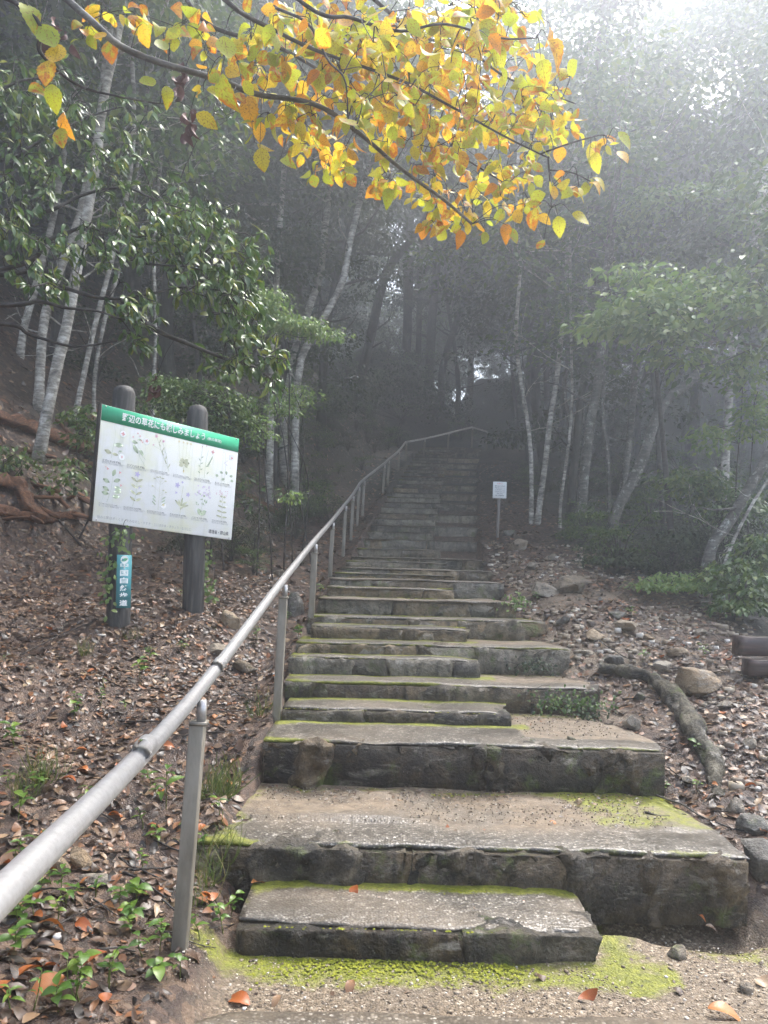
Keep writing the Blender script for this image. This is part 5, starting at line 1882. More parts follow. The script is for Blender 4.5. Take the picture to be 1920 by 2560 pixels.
# withered leaf clusters caught on the twigs
WITH = leaf_mat('withered_leaf', [(0, (.07, .035, .035)), (.5, (.12, .062, .058)), (1, (.18, .10, .085))], .1, .6, .3)
for (x, y, Y, lab) in ((145, 75, 3.2, 'withered purple brown leaf cluster hanging at the upper left corner'), (450, 200, 3.3, 'withered leaf cluster hanging under the grey limb at upper left'),
                       (470, 300, 3.3, 'shrivelled brown leaf cluster hanging lowest under the grey limb'), (385, 960, 4.4, 'reddish withered leaf cluster hanging above the title band of the board')):
    p = P(x, y, Y)
    t = empty('withered_leaves', lab, 'leaf cluster', tuple(p))
    mb = MB()
    n = 9
    scatter(mb, leaf_tpl(6, fold=.8, curl=.5, wmax=.3, twist=.8), np.stack([RNG.normal(0, .02, n), RNG.normal(0, .02, n), RNG.uniform(-.06, .06, n)], -1),
            np.stack([RNG.normal(0, .3, n), RNG.normal(0, .3, n), -np.ones(n)], -1), rand_dirs(n), RNG.uniform(.04, .07, n))
    link('leaves', mb.mesh('leaves', WITH, uv=True), t)
    q = near_point_on(abr if y < 500 else ebr, p)
    mb = MB()
    add_tube(mb, smooth_path([(0, 0, 0), (q - p) * .5 + np.array([0, 0, .03]), q - p], 8), .0016, 4)
    link('twig', mb.mesh('twig', TWIG), t)

# ================================================================== GROUND DETAIL
def stair_free(x, y):
    xl, xr = ip(XL, y), ip(XR, y)
    return (x < xl + .03) | (x > xr - .02) | (y < 3.0)


# ---- rocks, each with its own place in the picture
def rock(label, px, py, wpx, hpx, mat, seed, dz=0.0, name='rock', group=None, Y=None, sq=1.0):
    b = hit(px, py) if Y is None else P(px, py, Y)
    s = b[1] / F_PX
    w, h = wpx * s, hpx * s
    n = 10
    V, Fq = box_grid(-1, 1, -1, 1, -1, 1, 2 / n)
    q = norm(V)
    V = q * (.55 + .45 * np.linalg.norm(V, axis=1, keepdims=True) ** .0) * (1 + .0)
    # facets: cut by random planes
    rs = np.random.default_rng(seed)
    for _ in range(17):
        nrm_ = norm(rs.normal(0, 1, 3))
        d = V @ nrm_
        lim = rs.uniform(.38, .75)
        V = V - np.outer(np.maximum(d - lim, 0), nrm_) * .97
    V = V + q * (fbm(V * 2.2 + seed, 3, seed) * .05 + fbm(V * 7 + seed, 2, seed) * .025)[:, None]
    V = V * np.array([w / 2 * 1.5, w / 2 * sq * 1.25, h * .78])
    a = rs.uniform(-.5, .5)
    V[:, :2] = V[:, :2] @ np.array([[math.cos(a), -math.sin(a)], [math.sin(a), math.cos(a)]])
    mb = MB()
    mb.add(V, Fq)
    return link(name, mb.mesh('rock', mat, smooth=False), None, label, 'rock', group, None, (b[0], b[1], b[2] + h * .30 + dz))


rock('big pale flat topped rock on the leaf slope at right above the root', 1735, 1735, 100, 80, ROCK, 1)
rock('long mossy boulder beside the stair edge below the small sign', 1435, 1480, 84, 52, MOSSROCK, 2)
rock('pale boulder lying just left of the long mossy boulder', 1362, 1490, 60, 40, ROCK, 3)
rock('dark edged slab of rock up the right slope', 1545, 1545, 50, 22, MOSSROCK, 4)
rock('pale flat rock below the dark edged slab on the right slope', 1565, 1575, 70, 26, ROCK, 5)
rock('buff rock half sunk in leaves near the post of the small sign', 1295, 1375, 44, 36, ROCK, 6)
rock('small pale rock standing upslope of the mossy boulder', 1440, 1462, 30, 22, ROCK, 7)
rock('light grey rock wedged at the right end of the second step', 1905, 2190, 90, 120, MOSSROCK, 8, sq=1.3)
rock('pinkish stone resting on leaves below the end of the root', 1660, 1680, 40, 26, ROCK, 9)
rock('tan stone beside the big pale rock, on its upper side', 1690, 1640, 44, 22, ROCK, 10)
rock('pale stone on the litter far right below the beam', 1810, 1770, 40, 24, ROCK, 11)
rock('orange tan rock on the bank just right of the board posts', 580, 1570, 52, 44, ROCK, 12)
rock('grey stone low on the bank left of the second rail post', 610, 1680, 56, 34, MOSSROCK, 13)
rock('flat tan stone on the bank above the grey one by the rail', 560, 1640, 60, 30, ROCK, 14)
rock('mossy boulder half hidden behind the third rail post', 735, 1540, 60, 70, MOSSROCK, 15)
rock('largest tan stone among leaves at lower left', 200, 2170, 60, 60, ROCK, 16)
rock('tan stone leaning left of the largest tan stone at lower left', 152, 2195, 52, 36, ROCK, 17)
rock('flat buff stone right of the largest tan stone at lower left', 240, 2210, 60, 30, ROCK, 18)
rock('small dark stone lying on sand right of the lowest step', 1690, 2398, 52, 30, MOSSROCK, 19)
rock('white pebble on the earth landing behind the second step', 1443, 2018, 20, 22, ROCK, 20, Y=3.98)
rock('pale stone in the leaves beside the landing at right', 1835, 2040, 46, 40, ROCK, 21)
rock('brown stone right of the pale one beside the landing', 1885, 2080, 60, 44, MOSSROCK, 22)
rock('pale stone at the corner of the big third step', 1585, 1830, 40, 40, ROCK, 23)
rock('buff stone at the right end of the fifth step', 1570, 1865, 44, 50, ROCK, 24)
rock('white flat stone on the sand at the lower right edge', 1870, 2480, 30, 22, ROCK, 25)
rock('rounded stone in the shaded bank beside the upper rail', 820, 1262, 24, 16, ROCK, 26)
rock('pale rock at right stair edge where the flight narrows', 1290, 1600, 40, 34, ROCK, 27)
for j, (x, y, w, h, lab) in enumerate([(1405, 1560, 34, 22, 'tan stone left of the dark edged slab among leaves'), (1490, 1600, 46, 22, 'flat buff stone below the pale flat rock on the right slope'), (1460, 1640, 40, 20, 'orange tinted flat stone near the top of the root'), (1535, 1660, 50, 24, 'tan slab stone just above the root top'),
                                       (1330, 1420, 34, 20, 'pale stone by the stair edge above the pale boulder'), (1380, 1400, 30, 16, 'small tan stone on the slope right of the stairs'), (1275, 1345, 26, 16, 'small stone at the stair edge near the small sign'), (1620, 1600, 36, 16, 'buff stone high on the sandy shoulder'),
                                       (1750, 1590, 36, 20, 'small stone on the litter left of the beam'), (1600, 1750, 30, 22, 'rusty stone lodged against the inner side of the root'), (1880, 1870, 34, 24, 'pale chip stone in litter at the right edge'), (1720, 1960, 30, 22, 'dull stone below the foot of the root'),
                                       (470, 1760, 44, 22, 'flat grey stone in litter left of the rail'), (380, 1870, 36, 20, 'small buff stone in litter under the rail'), (700, 1440, 30, 18, 'small stone beside the upper bank rail posts')]):
    rock(lab, x, y, w, h, ROCK if j % 3 else MOSSROCK, 60 + j)

# ---- loose rubble, pebbles
def pebble_field(name, n, xr_, yr_, size, mat, cond, seed):
    rs = np.random.default_rng(seed)
    x, y = rs.uniform(*xr_, n), rs.uniform(*yr_, n)
    k = cond(x, y)
    x, y = x[k], y[k]
    z = ground_z(x, y)
    s = rs.uniform(*size, len(x)) * rs.uniform(.5, 1, len(x))
    base = norm(np.array([(a, b, c) for a in (-1, 1) for b in (-1, 1) for c in (-1, 1)], float) + rs.normal(0, .2, (8, 3)))
    Fq = np.array([(0, 1, 3, 2), (4, 6, 7, 5), (0, 4, 5, 1), (2, 3, 7, 6), (0, 2, 6, 4), (1, 5, 7, 3)])
    a = rs.uniform(0, 6.28, len(x))
    c_, s_ = np.cos(a), np.sin(a)
    B = base[None] * (s[:, None] * rs.uniform(.6, 1.3, (len(x), 3)))[:, None, :] * np.array([1, 1, .6])
    Vx = B[..., 0] * c_[:, None] - B[..., 1] * s_[:, None] + x[:, None]
    Vy = B[..., 0] * s_[:, None] + B[..., 1] * c_[:, None] + y[:, None]
    Vz = B[..., 2] + z[:, None] + s[:, None] * .15
    mb = MB()
    mb.add(np.stack([Vx, Vy, Vz], -1).reshape(-1, 3), (Fq[None] + (np.arange(len(x)) * 8)[:, None, None]).reshape(-1, 4))
    link(name, mb.mesh(name, mat, smooth=False), kind='stuff')


PEB = NT('pebble')
PEBM = PEB.done(PEB.principled(PEB.ramp(PEB.island(), [(0, (.08, .06, .045)), (.5, (.22, .17, .115)), (.85, (.36, .30, .22)), (1, (.60, .56, .50))]).outputs[0], .5, .4))
pebble_field('gravel', 7000, (-.8, 2.6), (2.46, 3.3), (.003, .008), PEBM, lambda x, y: ((x > .8) | (y < 2.84)) & (fbm2(x, y, 2, 2, 3) > -.5), 5)
pebble_field('gravel', 500, (-.8, 2.6), (2.46, 3.3), (.006, .014), PEBM, lambda x, y: ((x > .85) | (y < 2.82)) & (x > -.6), 6)
pebble_field('rubble', 3200, (1.1, 3.2), (4.0, 12.0), (.012, .055), PEBM, lambda x, y: (x > ip(XR, y) + .05) & (fbm2(x, y, 1.2, 2, 3) > -.2), 7)
pebble_field('rubble', 500, (-4, -.7), (2.2, 9.0), (.010, .035), PEBM, lambda x, y: (x < ip(XL, y) - .03), 8)

# ---- leaf litter
DEADT = [leaf_tpl(4, fold=f, curl=c, wmax=w, twist=q) for f, c, w, q in ((.18, .25, .26, .4), (-.2, -.22, .30, -.3), (.35, .15, .22, .6), (.06, .08, .30, .15))]


def litter(name, n, xr_, yr_, dens, size, seed, mat, lift=.012):
    rs = np.random.default_rng(seed)
    x, y = rs.uniform(*xr_, n), rs.uniform(*yr_, n)
    k = rs.uniform(0, 1, n) < dens(x, y)
    x, y = x[k], y[k]
    n = len(x)
    e = .03
    z = ground_z(x, y)
    gx_, gy_ = (ground_z(x + e, y) - z) / e, (ground_z(x, y + e) - z) / e
    nr = norm(np.stack([-gx_ + rs.normal(0, .30, n), -gy_ + rs.normal(0, .30, n), np.ones(n)], -1))
    a = rs.uniform(0, 6.28, n)
    tip = np.stack([np.cos(a), np.sin(a), gx_ * np.cos(a) + gy_ * np.sin(a) + rs.normal(0, .14, n)], -1)
    sz = rs.uniform(*size, n)
    mb = MB()
    ki = rs.integers(0, len(DEADT), n)
    for j, tp_ in enumerate(DEADT):
        q = ki == j
        scatter(mb, tp_, np.stack([x, y, z + rs.uniform(.002, lift, n)], -1)[q], tip[q], nr[q], sz[q], rs.uniform(.7, 1.15, n)[q])
    link(name, mb.mesh(name, mat, uv=True), kind='stuff')


def dl(x, y):
    d = .80 * (x < ip(XL, y) - .03) * np.clip(1.5 - .05 * y, .5, 1) * np.clip(.80 + .5 * fbm2(x, y, 1.3, 2, 44), .25, 1)
    d = np.where((y < 2.9) & (x > -.95), d * np.where(x < -.64, .7, .2), d)
    return np.where((x > -.58) & (y < 9), 0, d)


def dr(x, y):
    d = .85 * (x > ip(XR, y) + .02) * np.clip(.72 + .7 * fbm2(x, y, 1.1, 2, 45), .12, 1)
    d = d * np.where(y > 5.5, 1 - .8 * sstep(2.5, 3.3, x), 1)
    return np.where(y < 3.3, 0, d) * np.where((x < 1.9) & (y > 4.5) & (y < 9), .6, 1)


litter('leaf_litter', 36000, (-4.2, -.6), (1.3, 8), dl, (.018, .072), 1, LITTER)
litter('leaf_litter', 34000, (-9, .6), (8, 24), dl, (.06, .12), 2, LITTER)
litter('leaf_litter', 26000, (1.1, 4.6), (3.4, 9), dr, (.018, .07), 3, LITTER)
litter('leaf_litter', 16000, (1.1, 8), (9, 19), dr, (.05, .10), 4, LITTER)
litter('leaf_litter', 900, (-.6, 2.4), (2.5, 3.25), lambda x, y: .14 * ((x > .85) | (y < 2.8)) * 1.0, (.012, .03), 5, LITTER, .004)

# ---- crumbs of leaf, grit and bark swept against the risers and over the landing
def crumbs(n, xr_, yr_, z, size, seed, back=True):
    rs = np.random.default_rng(seed)
    x = rs.uniform(*xr_, n)
    y = yr_[1] - np.abs(rs.normal(0, (yr_[1] - yr_[0]) * .35, n)) if back else rs.uniform(*yr_, n)
    keep = (y > yr_[0]) & (fbm2(x, y, 2.4, 2, seed) > rs.normal(-.05, .25, n))
    x, y = x[keep], y[keep]
    k = len(x)
    a = rs.uniform(0, 6.28, k)
    mb = MB()
    scatter(mb, DEADT[3], np.stack([x, y, np.full(k, z + .006) + rs.uniform(0, .006, k)], -1), np.stack([np.cos(a), np.sin(a), rs.normal(0, .12, k)], -1),
            np.stack([rs.normal(0, .3, k), rs.normal(0, .3, k), np.ones(k)], -1), rs.uniform(*size, k), rs.uniform(.5, 1.1, k))
    link('leaf_crumbs', mb.mesh('leaf_crumbs', LITTER, uv=True), kind='stuff')


crumbs(700, (-.62, 1.45), (3.62, 4.15), .272, (.008, .028), 201)
crumbs(160, (-.6, 1.4), (3.4, 4.1), .270, (.008, .022), 202, False)
crumbs(160, (.82, 1.45), (4.5, 5.15), .522, (.010, .03), 203)
crumbs(90, (-.5, .8), (2.95, 3.22), .112, (.006, .016), 204)
crumbs(90, (.8, 1.35), (5.3, 5.8), .710, (.010, .03), 205)
crumbs(120, (-.55, 1.3), (6.0, 6.5), .925, (.010, .03), 206)
rs = np.random.default_rng(310)
for (n, xa, xb, ya, yb_, z_) in ((1500, -.6, 1.4, 3.6, 4.15, .270), (260, .82, 1.4, 4.45, 5.15, .520)):
    xq, yq, sq_ = rs.uniform(xa, xb, n), rs.uniform(ya, yb_, n), rs.uniform(.002, .006, n)
    base = norm(np.array([(a, b, c) for a in (-1, 1) for b in (-1, 1) for c in (-1, 1)], float))
    Fq = np.array([(0, 1, 3, 2), (4, 6, 7, 5), (0, 4, 5, 1), (2, 3, 7, 6), (0, 2, 6, 4), (1, 5, 7, 3)])
    B = base[None] * (sq_[:, None] * rs.uniform(.6, 1.3, (n, 3)))[:, None, :] + np.stack([xq, yq, np.full(n, z_ + .006)], -1)[:, None, :]
    mb = MB()
    mb.add(B.reshape(-1, 3), (Fq[None] + (np.arange(n) * 8)[:, None, None]).reshape(-1, 4))
    link('grit', mb.mesh('grit', PEBM, smooth=False), kind='stuff')

# ---- single fallen leaves that lie on top
DME = []
for mat_ in (LITTER_O, ORANGE_O):
    for tp_ in (leaf_tpl(8, fold=.30, curl=.45, wmax=.27, twist=.5, serr=.03), leaf_tpl(8, fold=-.2, curl=-.35, wmax=.30, twist=-.4, serr=.03), leaf_tpl(8, fold=.5, curl=.25, wmax=.26, twist=.9)):
        mb = MB()
        mb.add(tp_[0], tp_[1], 0, tp_[2])
        DME.append(mb.mesh('fallen_leaf', mat_, uv=True))


def fallen(pos, size, mi, label, group=None, flat=.25):
    n = np.array([RNG.normal(0, flat), RNG.normal(-.1, flat), 1.0])
    a = RNG.uniform(0, 6.28)
    tip = np.array([math.cos(a), math.sin(a), RNG.normal(0, .15)])
    o = link('fallen_leaf', DME[mi], None, label, 'leaf', group)
    o.matrix_world = leaf_matrix(np.asarray(pos) - norm(tip) * size * .5, tip, n, size, RNG.uniform(.85, 1.15))
    return o


def on_step(px, py, z):
    d = _fwd + _rt * (px - 960) / F_PX - _up * (py - PPY) / F_PX
    return CAM + d * ((z - EYE) / d[2])


for (x, y, z, s, mi, lab) in ((885, 2227, .116, .075, 3, 'orange fallen leaf lying on the lowest pebbly step'), (650, 2205, .116, .085, 3, 'red brown leaf at the left back corner of the lowest step'), (535, 2063, .252, .06, 4, 'orange leaf on moss at the left end of the second step'),
                              (1120, 2080, .250, .06, 4, 'small orange leaf at the middle of the second step'), (1380, 2058, .262, .06, 3, 'orange leaf on the landing right of the middle'), (1000, 2020, .262, .07, 3, 'flat brown orange leaf at the foot of the big third step'),
                              (1470, 2490, .010, .07, 4, 'orange tan leaf on the sand in front of the lowest step'), (595, 2495, .012, .095, 3, 'ragged orange leaf on the sand left of the paved apron'), (690, 2500, .012, .05, 0, 'dark shrivelled leaf on sand right of the ragged orange one'),
                              (875, 2465, .012, .06, 0, 'dark curled leaf standing on the sand before the lowest step'), (1780, 2318, .012, .05, 0, 'dark leaf on mossy sand right of the lowest step'), (1585, 2370, .010, .05, 1, 'purple brown leaf by the mossy corner right of the lowest step'),
                              (1750, 2290, .012, .06, 5, 'pale leaf on moss below the right end of the second step'), (1820, 2530, .03, .12, 3, 'large orange leaf cut by the lower right of the picture'), (1905, 2455, .010, .06, 1, 'dark red leaf at the right edge of the sand'), (1500, 1838, .497, .05, 3, 'small orange leaf at the back of the big third step'),
                              (1350, 2440, .01, .05, 1, 'brown leaf on the sand right of the moss strip'), (1700, 2480, .01, .05, 0, 'brown leaf on gravel toward the lower right')):
    fallen(on_step(x, y, z), s, mi, lab, flat=.15)
lead = [(130, 2330, .11, 3, 'large red leaf lying in the lower left litter'), (120, 2490, .14, 5, 'largest tan leaf at the lower left corner, curled up'), (60, 2460, .12, 5, 'second large tan leaf leaning at the lower left corner'), (230, 2420, .12, 5, 'tan leaf pointing right in the lower left litter'),
        (385, 2090, .09, 3, 'upright orange leaf left of the nearest rail post'), (300, 1930, .09, 4, 'salmon leaf in litter below the handrail'), (95, 2270, .09, 4, 'salmon leaf near the lower left edge'), (420, 1880, .10, 5, 'wide tan leaf just left of the nearest rail post top'), (160, 1830, .09, 4, 'pink tan leaf on the left bank under the rail')]
for (x, y, s, mi, lab) in lead:
    b = hit(x, y)
    fallen(b + np.array([0, 0, .025]), s * .72, mi, lab, flat=.5)
def leaf_words(mi, side, x, y):
    look = ('cupped brown', 'arched brown', 'folded brown', 'cupped orange', 'arched orange', 'folded orange')[mi]
    if side == 'left':
        row = 'under the board' if y < 1780 else ('beneath the handrail' if y < 2060 else ('beside the foot of the nearest post' if x > 230 else 'in the corner below the rail end'))
        if y < 2060:
            row += ' near the left edge' if x < 220 else (' toward the steps' if x > 430 else ' midway to the steps')
    else:
        row = 'above the root' if y < 1680 else ('beside the root' if y < 1900 else 'below the foot of the root')
        row += ' toward the picture edge' if x > 1700 else ' nearer the steps'
    return look + ' leaf on the litter ' + row


lab_l = 'brown fallen leaf lying loose on the litter bank left of the handrail'
lab_r = 'brown fallen leaf lying loose on the rocky litter slope right of the steps'
k = 0
while k < 150:
    x, y = RNG.uniform(0, 760), RNG.uniform(1560, 2560)
    b = hit(x, y)
    if b is None or b[0] > ip(XL, b[1]) - .05 or (b[0] > -.75 and b[1] < 3):
        continue
    mi = int(RNG.choice([0, 1, 2, 0, 1, 2, 0, 1, 2, 3, 4, 5]))
    fallen(b + np.array([0, 0, .016]), RNG.uniform(.04, .078), mi, leaf_words(mi, 'left', x, y), 'loose leaves on the left bank', .45)
    k += 1
k = 0
while k < 110:
    x, y = RNG.uniform(1350, 1920), RNG.uniform(1480, 2150)
    b = hit(x, y)
    if b is None or b[0] < ip(XR, b[1]) + .06 or b[1] < 3.3:
        continue
    mi = int(RNG.choice([0, 1, 2, 0, 1, 2, 0, 4, 5]))
    fallen(b + np.array([0, 0, .016]), RNG.uniform(.04, .075), mi, leaf_words(mi, 'right', x, y), 'loose leaves on the right slope', .45)
    k += 1

# ---- twigs
def twig(label, pts, r=.006, name='fallen_twig', mat=None, lift=.01):
    w = []
    for q in pts:
        b = hit(q[0], q[1]) if len(q) == 2 else on_step(*q)
        w.append(b + np.array([0, 0, lift]))
    w = np.array(w)
    o0 = w[0].copy()
    mb = MB()
    pp = smooth_path(w - o0, 14)
    pp += np.stack([fbm2(pp[:, 0], pp[:, 1], 9, 2, 3)] * 3, -1) * .006
    add_tube(mb, pp, np.linspace(r, r * .5, 14), 6)
    return link(name, mb.mesh('twig', mat or TWIG), None, label, 'twig', None, None, tuple(o0))


twig('dark straight twig lying on the mossy right end of the landing', [(1608, 2037, .262), (1640, 2042, .262), (1675, 2044, .262)], .006)
twig('long thin twig running down beside the landing at right', [(1640, 1995, .28), (1700, 2015, .275), (1780, 2060), (1860, 2090)], .006)
twig('thin twig at the foot of the big third step', [(1180, 1975, .258), (1290, 1978, .258), (1400, 1965, .258), (1500, 1966, .262)], .004)
twig('dark twig at the right of the half step behind the third step', [(1375, 1838, .497), (1430, 1842, .497)], .008)
twig('pale twig lying on the dark slope at right', [(1640, 1520), (1690, 1498)], .006)
for j in range(26):
    x, y = RNG.uniform(10, 640), RNG.uniform(1500, 2400)
    b0_ = hit(x, y)
    if b0_ is None or b0_[0] > ip(XL, b0_[1]) - .1:
        continue
    a = RNG.uniform(-.5, .5)
    ln = RNG.uniform(60, 220)
    try:
        o = twig('thin dark twig lying in the litter of the left bank', [(x, y), (x + ln * .5, y - a * ln * .5 + RNG.normal(0, 6)), (x + ln, y - a * ln)], RNG.uniform(.0025, .006), lift=.02)
        o['group'] = 'twigs in the left litter'
    except Exception:
        pass
for j in range(18):
    x, y = RNG.uniform(1480, 1860), RNG.uniform(1560, 2120)
    a = RNG.uniform(-.8, .5)
    ln = RNG.uniform(40, 130)
    b0_, b1_ = hit(x, y), hit(x + ln, y - a * ln)
    if b0_ is None or b1_ is None or b0_[0] < ip(XR, b0_[1]) + .1 or b1_[0] < ip(XR, b1_[1]) + .1 or b0_[1] < 3.6 or b1_[1] < 3.6:
        continue
    o = twig('thin twig lying in the litter right of the steps', [(x, y), (x + ln * .5, y - a * ln * .5 + RNG.normal(0, 5)), (x + ln, y - a * ln)], RNG.uniform(.0025, .006), lift=.02)
    o['group'] = 'twigs in the right litter'

# ---- exposed root curving down beside the steps
rpx = [(1500, 1672), (1560, 1690), (1622, 1705), (1672, 1750), (1712, 1800), (1742, 1850), (1768, 1900), (1785, 1950), (1800, 1990)]
w = np.array([hit(*q) for q in rpx])
w[:, 2] += np.array([.01, .03, .035, .04, .035, .03, .02, .0, -.04])
o0 = w[0].copy()
pp = smooth_path(w - o0, 80)
rad = np.interp(np.linspace(0, 1, 80), [0, .2, .5, .8, 1], [.03, .05, .06, .055, .03])
V, Fq = tube(pp, rad, 20)
nn_ = V - np.repeat(pp, 20, 0)
V = V + norm(nn_) * (fbm(V * 7, 3, 3) * .026 - np.abs(fbm(V * np.array([22, 16, 30]), 3, 4)) * .022 + .008)[:, None]
mb = MB()
mb.add(V, Fq)
root = link('exposed_root', mb.mesh('exposed_root', ROOTM), None, 'thick mossy root arching down the leaf slope beside the steps', 'root', None, None, tuple(o0))
# ---- wet timber beams at the right edge
b = hit(1925, 1690)
bm = empty('timber_beam', 'dark reddish wet timber beam lying at the right edge of the slope', 'beam', tuple(b))
for j, (dz, dx, hh, yy_) in enumerate(((.13, 0, .13, .05), (.0, .03, .11, -.04))):
    V, Fq = box_grid(-.22 + dx, 1.5, yy_ - .06, yy_ + .06, dz, dz + hh, .04)
    V[:, 2] += fbm2(V[:, 0], V[:, 1], 3, 2, j) * .004 + fbm2(V[:, 0] * 4, V[:, 2] * 20, 1, 2, 9) * .006
    V[:, 1] += fbm2(V[:, 0] * 3, V[:, 2] * 12, 1, 3, j + 4) * .006
    mb = MB()
    mb.add(V, Fq)
    link('board', mb.mesh('board', BEAM, smooth=False), bm)

# ---- rotten logs at the left edge
for j, (pts, r, lab) in enumerate([([(0, 1065), (70, 1085), (150, 1120), (240, 1150)], .09, 'long orange rotten log lying behind the pale trunks at left'), ([(-20, 1215), (40, 1235), (75, 1290)], .08, 'splintered orange brown log stump low at the left edge'), ([(0, 1290), (90, 1310), (160, 1300)], .05, 'thin rotten log in the dark litter at the left edge'),
                                   ([(540, 1225), (610, 1240), (700, 1290)], .06, 'reddish fallen bough on the bank right of the board')]):
    w = []
    for q in pts:
        h_ = hit(*q)
        w.append(h_)
    w = np.array(w)
    o0 = w[0].copy()
    pp = smooth_path(w - o0, 20) + np.array([0, 0, r * .6])
    V, Fq = tube(pp, np.full(20, r), 12)
    nn_ = V - np.repeat(pp, 12, 0)
    prof = np.random.default_rng(j).uniform(.35, 1.25, 12)
    V = np.repeat(pp, 12, 0) + nn_ * np.tile(prof, 20)[:, None] + norm(nn_) * (fbm(V * np.array([3, 22, 22]), 3, j) * r * .4)[:, None]
    ax = norm(pp[-1] - pp[0])
    V[:12] -= ax * np.random.default_rng(j + 9).uniform(0, .18, 12)[:, None]
    V[-12:] += ax * np.random.default_rng(j + 5).uniform(0, .25, 12)[:, None]
    mb = MB()
    mb.add(V, Fq)
    link('rotten_log', mb.mesh('rotten_log', WOODROT, smooth=False), None, lab, 'log', None, None, tuple(o0))

# ---- splintered rotten wood on the left bank
for j in range(16):
    x, y = RNG.uniform(0, 225), RNG.uniform(1065, 1330)
    b = hit(x, y)
    ln, wd, th = RNG.uniform(.25, .7), RNG.uniform(.03, .08), RNG.uniform(.015, .04)
    V, Fq = box_grid(-ln / 2, ln / 2, -wd / 2, wd / 2, -th / 2, th / 2, .035)
    V[:, 1] *= 1 - .5 * np.abs(V[:, 0] / ln * 2) ** 2
    V += np.stack([fbm(V * np.array([6, 30, 30]) + j, 2, j) * .02, fbm(V * np.array([3, 30, 30]) + j, 2, j + 3) * .012, fbm(V * np.array([3, 30, 30]) + j, 2, j + 6) * .012], -1)
    mb = MB()
    mb.add(V, Fq)
    o = link('wood_splinter', mb.mesh('wood_splinter', WOODROT, smooth=False), None, '%s orange splinter of rotten wood %s' % ('long' if ln > .45 else 'short', 'beside the white trunk feet' if y < 1150 else ('left of the notice board' if x > 110 else 'at the left edge below the trunks')), 'wood', 'rotten wood splinters')
    o.location = b + np.array([0, 0, .04])
    o.rotation_euler = (RNG.normal(0, .5), RNG.normal(.35, .25), RNG.normal(-.2, .5))

# ---- seedlings and grasses
SDT = [leaf_tpl(5, fold=.25, curl=.3, wmax=w, twist=.1) for w in (.24, .18, .32)]
SDM = []
for tp_ in SDT:
    mb = MB()
    mb.add(tp_[0], tp_[1], 0, tp_[2])
    SDM.append(mb.mesh('leaf', SEED, uv=True))


def seedling(b, h, n, ls, label, kind=0, group=None, spread=1.0):
    t = empty('seedling', label, 'plant', tuple(b), group)
    mb = MB()
    lean = RNG.normal(0, .2, 2)
    top = np.array([lean[0] * h, lean[1] * h, h])
    add_tube(mb, smooth_path([(0, 0, -.02), top * .5 + RNG.normal(0, .006, 3), top], 6), np.linspace(.0025, .0012, 6), 5)
    link('stem', mb.mesh('stem', GRASSM), t)
    a0 = RNG.uniform(0, 6.28)
    for j in range(n):
        f = .35 + .65 * (j + 1) / n
        a = a0 + j * 2.4
        tip = np.array([math.cos(a) * spread, math.sin(a) * spread, RNG.uniform(-.05, .6)])
        o = link('leaf', SDM[kind], t)
        o.matrix_local = leaf_matrix(top * f, tip, np.array([RNG.normal(0, .25), RNG.normal(-.1, .25), 1]), ls * RNG.uniform(.7, 1.15), 1)


for (x, y, h, n, ls, kd, lab) in [(60, 2330, .09, 7, .055, 2, 'bright leafy seedling low at the left edge beneath the rail end'), (30, 2395, .08, 7, .058, 2, 'broad leaved green plant at the left edge near the corner'), (190, 2480, .11, 8, .05, 2, 'pale green seedling cluster near the bottom left'), (90, 2300, .09, 6, .045, 2, 'seedling with rounded leaves above the corner plant'),
                                  (150, 2545, .08, 7, .05, 2, 'green seedling at the bottom edge of the left bank'), (415, 2030, .20, 5, .085, 1, 'lime green lance leaved seedling left of the nearest post'), (330, 2330, .09, 7, .06, 0, 'dark green seedling left of the foot of the nearest post'), (300, 2270, .08, 7, .05, 0, 'small green seedling in litter left of the post foot'),
                                  (560, 2350, .12, 8, .045, 0, 'grey green seedling trailing at the left end of the lowest step'), (575, 2300, .10, 7, .04, 0, 'small seedling above the trailing one by the lowest step'), (350, 1700, .14, 9, .06, 0, 'leafy green seedling patch on the bank middle left'), (200, 1790, .12, 6, .06, 0, 'green seedling on the bank below the board'),
                                  (380, 1660, .12, 8, .055, 0, 'second green seedling beside the leafy patch on the bank'), (40, 1870, .12, 7, .07, 0, 'green seedling at the left edge mid height'), (100, 1990, .10, 6, .06, 0, 'green seedling on the bank left of the rail middle'), (45, 2050, .12, 6, .06, 0, 'green seedling at the left edge below mid height'),
                                  (1755, 1890, .07, 5, .05, 2, 'tiny lime seedling beside the foot of the root'), (1665, 1985, .05, 5, .045, 2, 'tiny green seedling by the landing at right'), (1745, 1975, .05, 4, .04, 2, 'tiny seedling between landing and root'), (1580, 1545, .08, 6, .05, 2, 'small yellow green seedling on the sandy shoulder'),
                                  (1605, 1655, .09, 7, .05, 0, 'green seedling on the litter above the root'), (1345, 1508, .10, 8, .05, 2, 'bright green plant at the right end of the tenth step'), (1760, 1650, .10, 7, .05, 0, 'green seedling beside the end of the timber beam'), (745, 1600, .10, 7, .05, 2, 'yellow green seedling at the foot of the third rail post'),
                                  (800, 1490, .10, 7, .05, 2, 'yellow green seedling at the left end of the upper steps'), (640, 1600, .10, 6, .05, 0, 'green seedling on the bank left of the third post'), (720, 1560, .10, 6, .05, 0, 'small seedling under the rail between posts'), (460, 1500, .09, 6, .05, 0, 'green seedling at the foot of the right log post')]:
    b = hit(x, y)
    seedling(b, h, n, ls, lab, kd)
k = 0
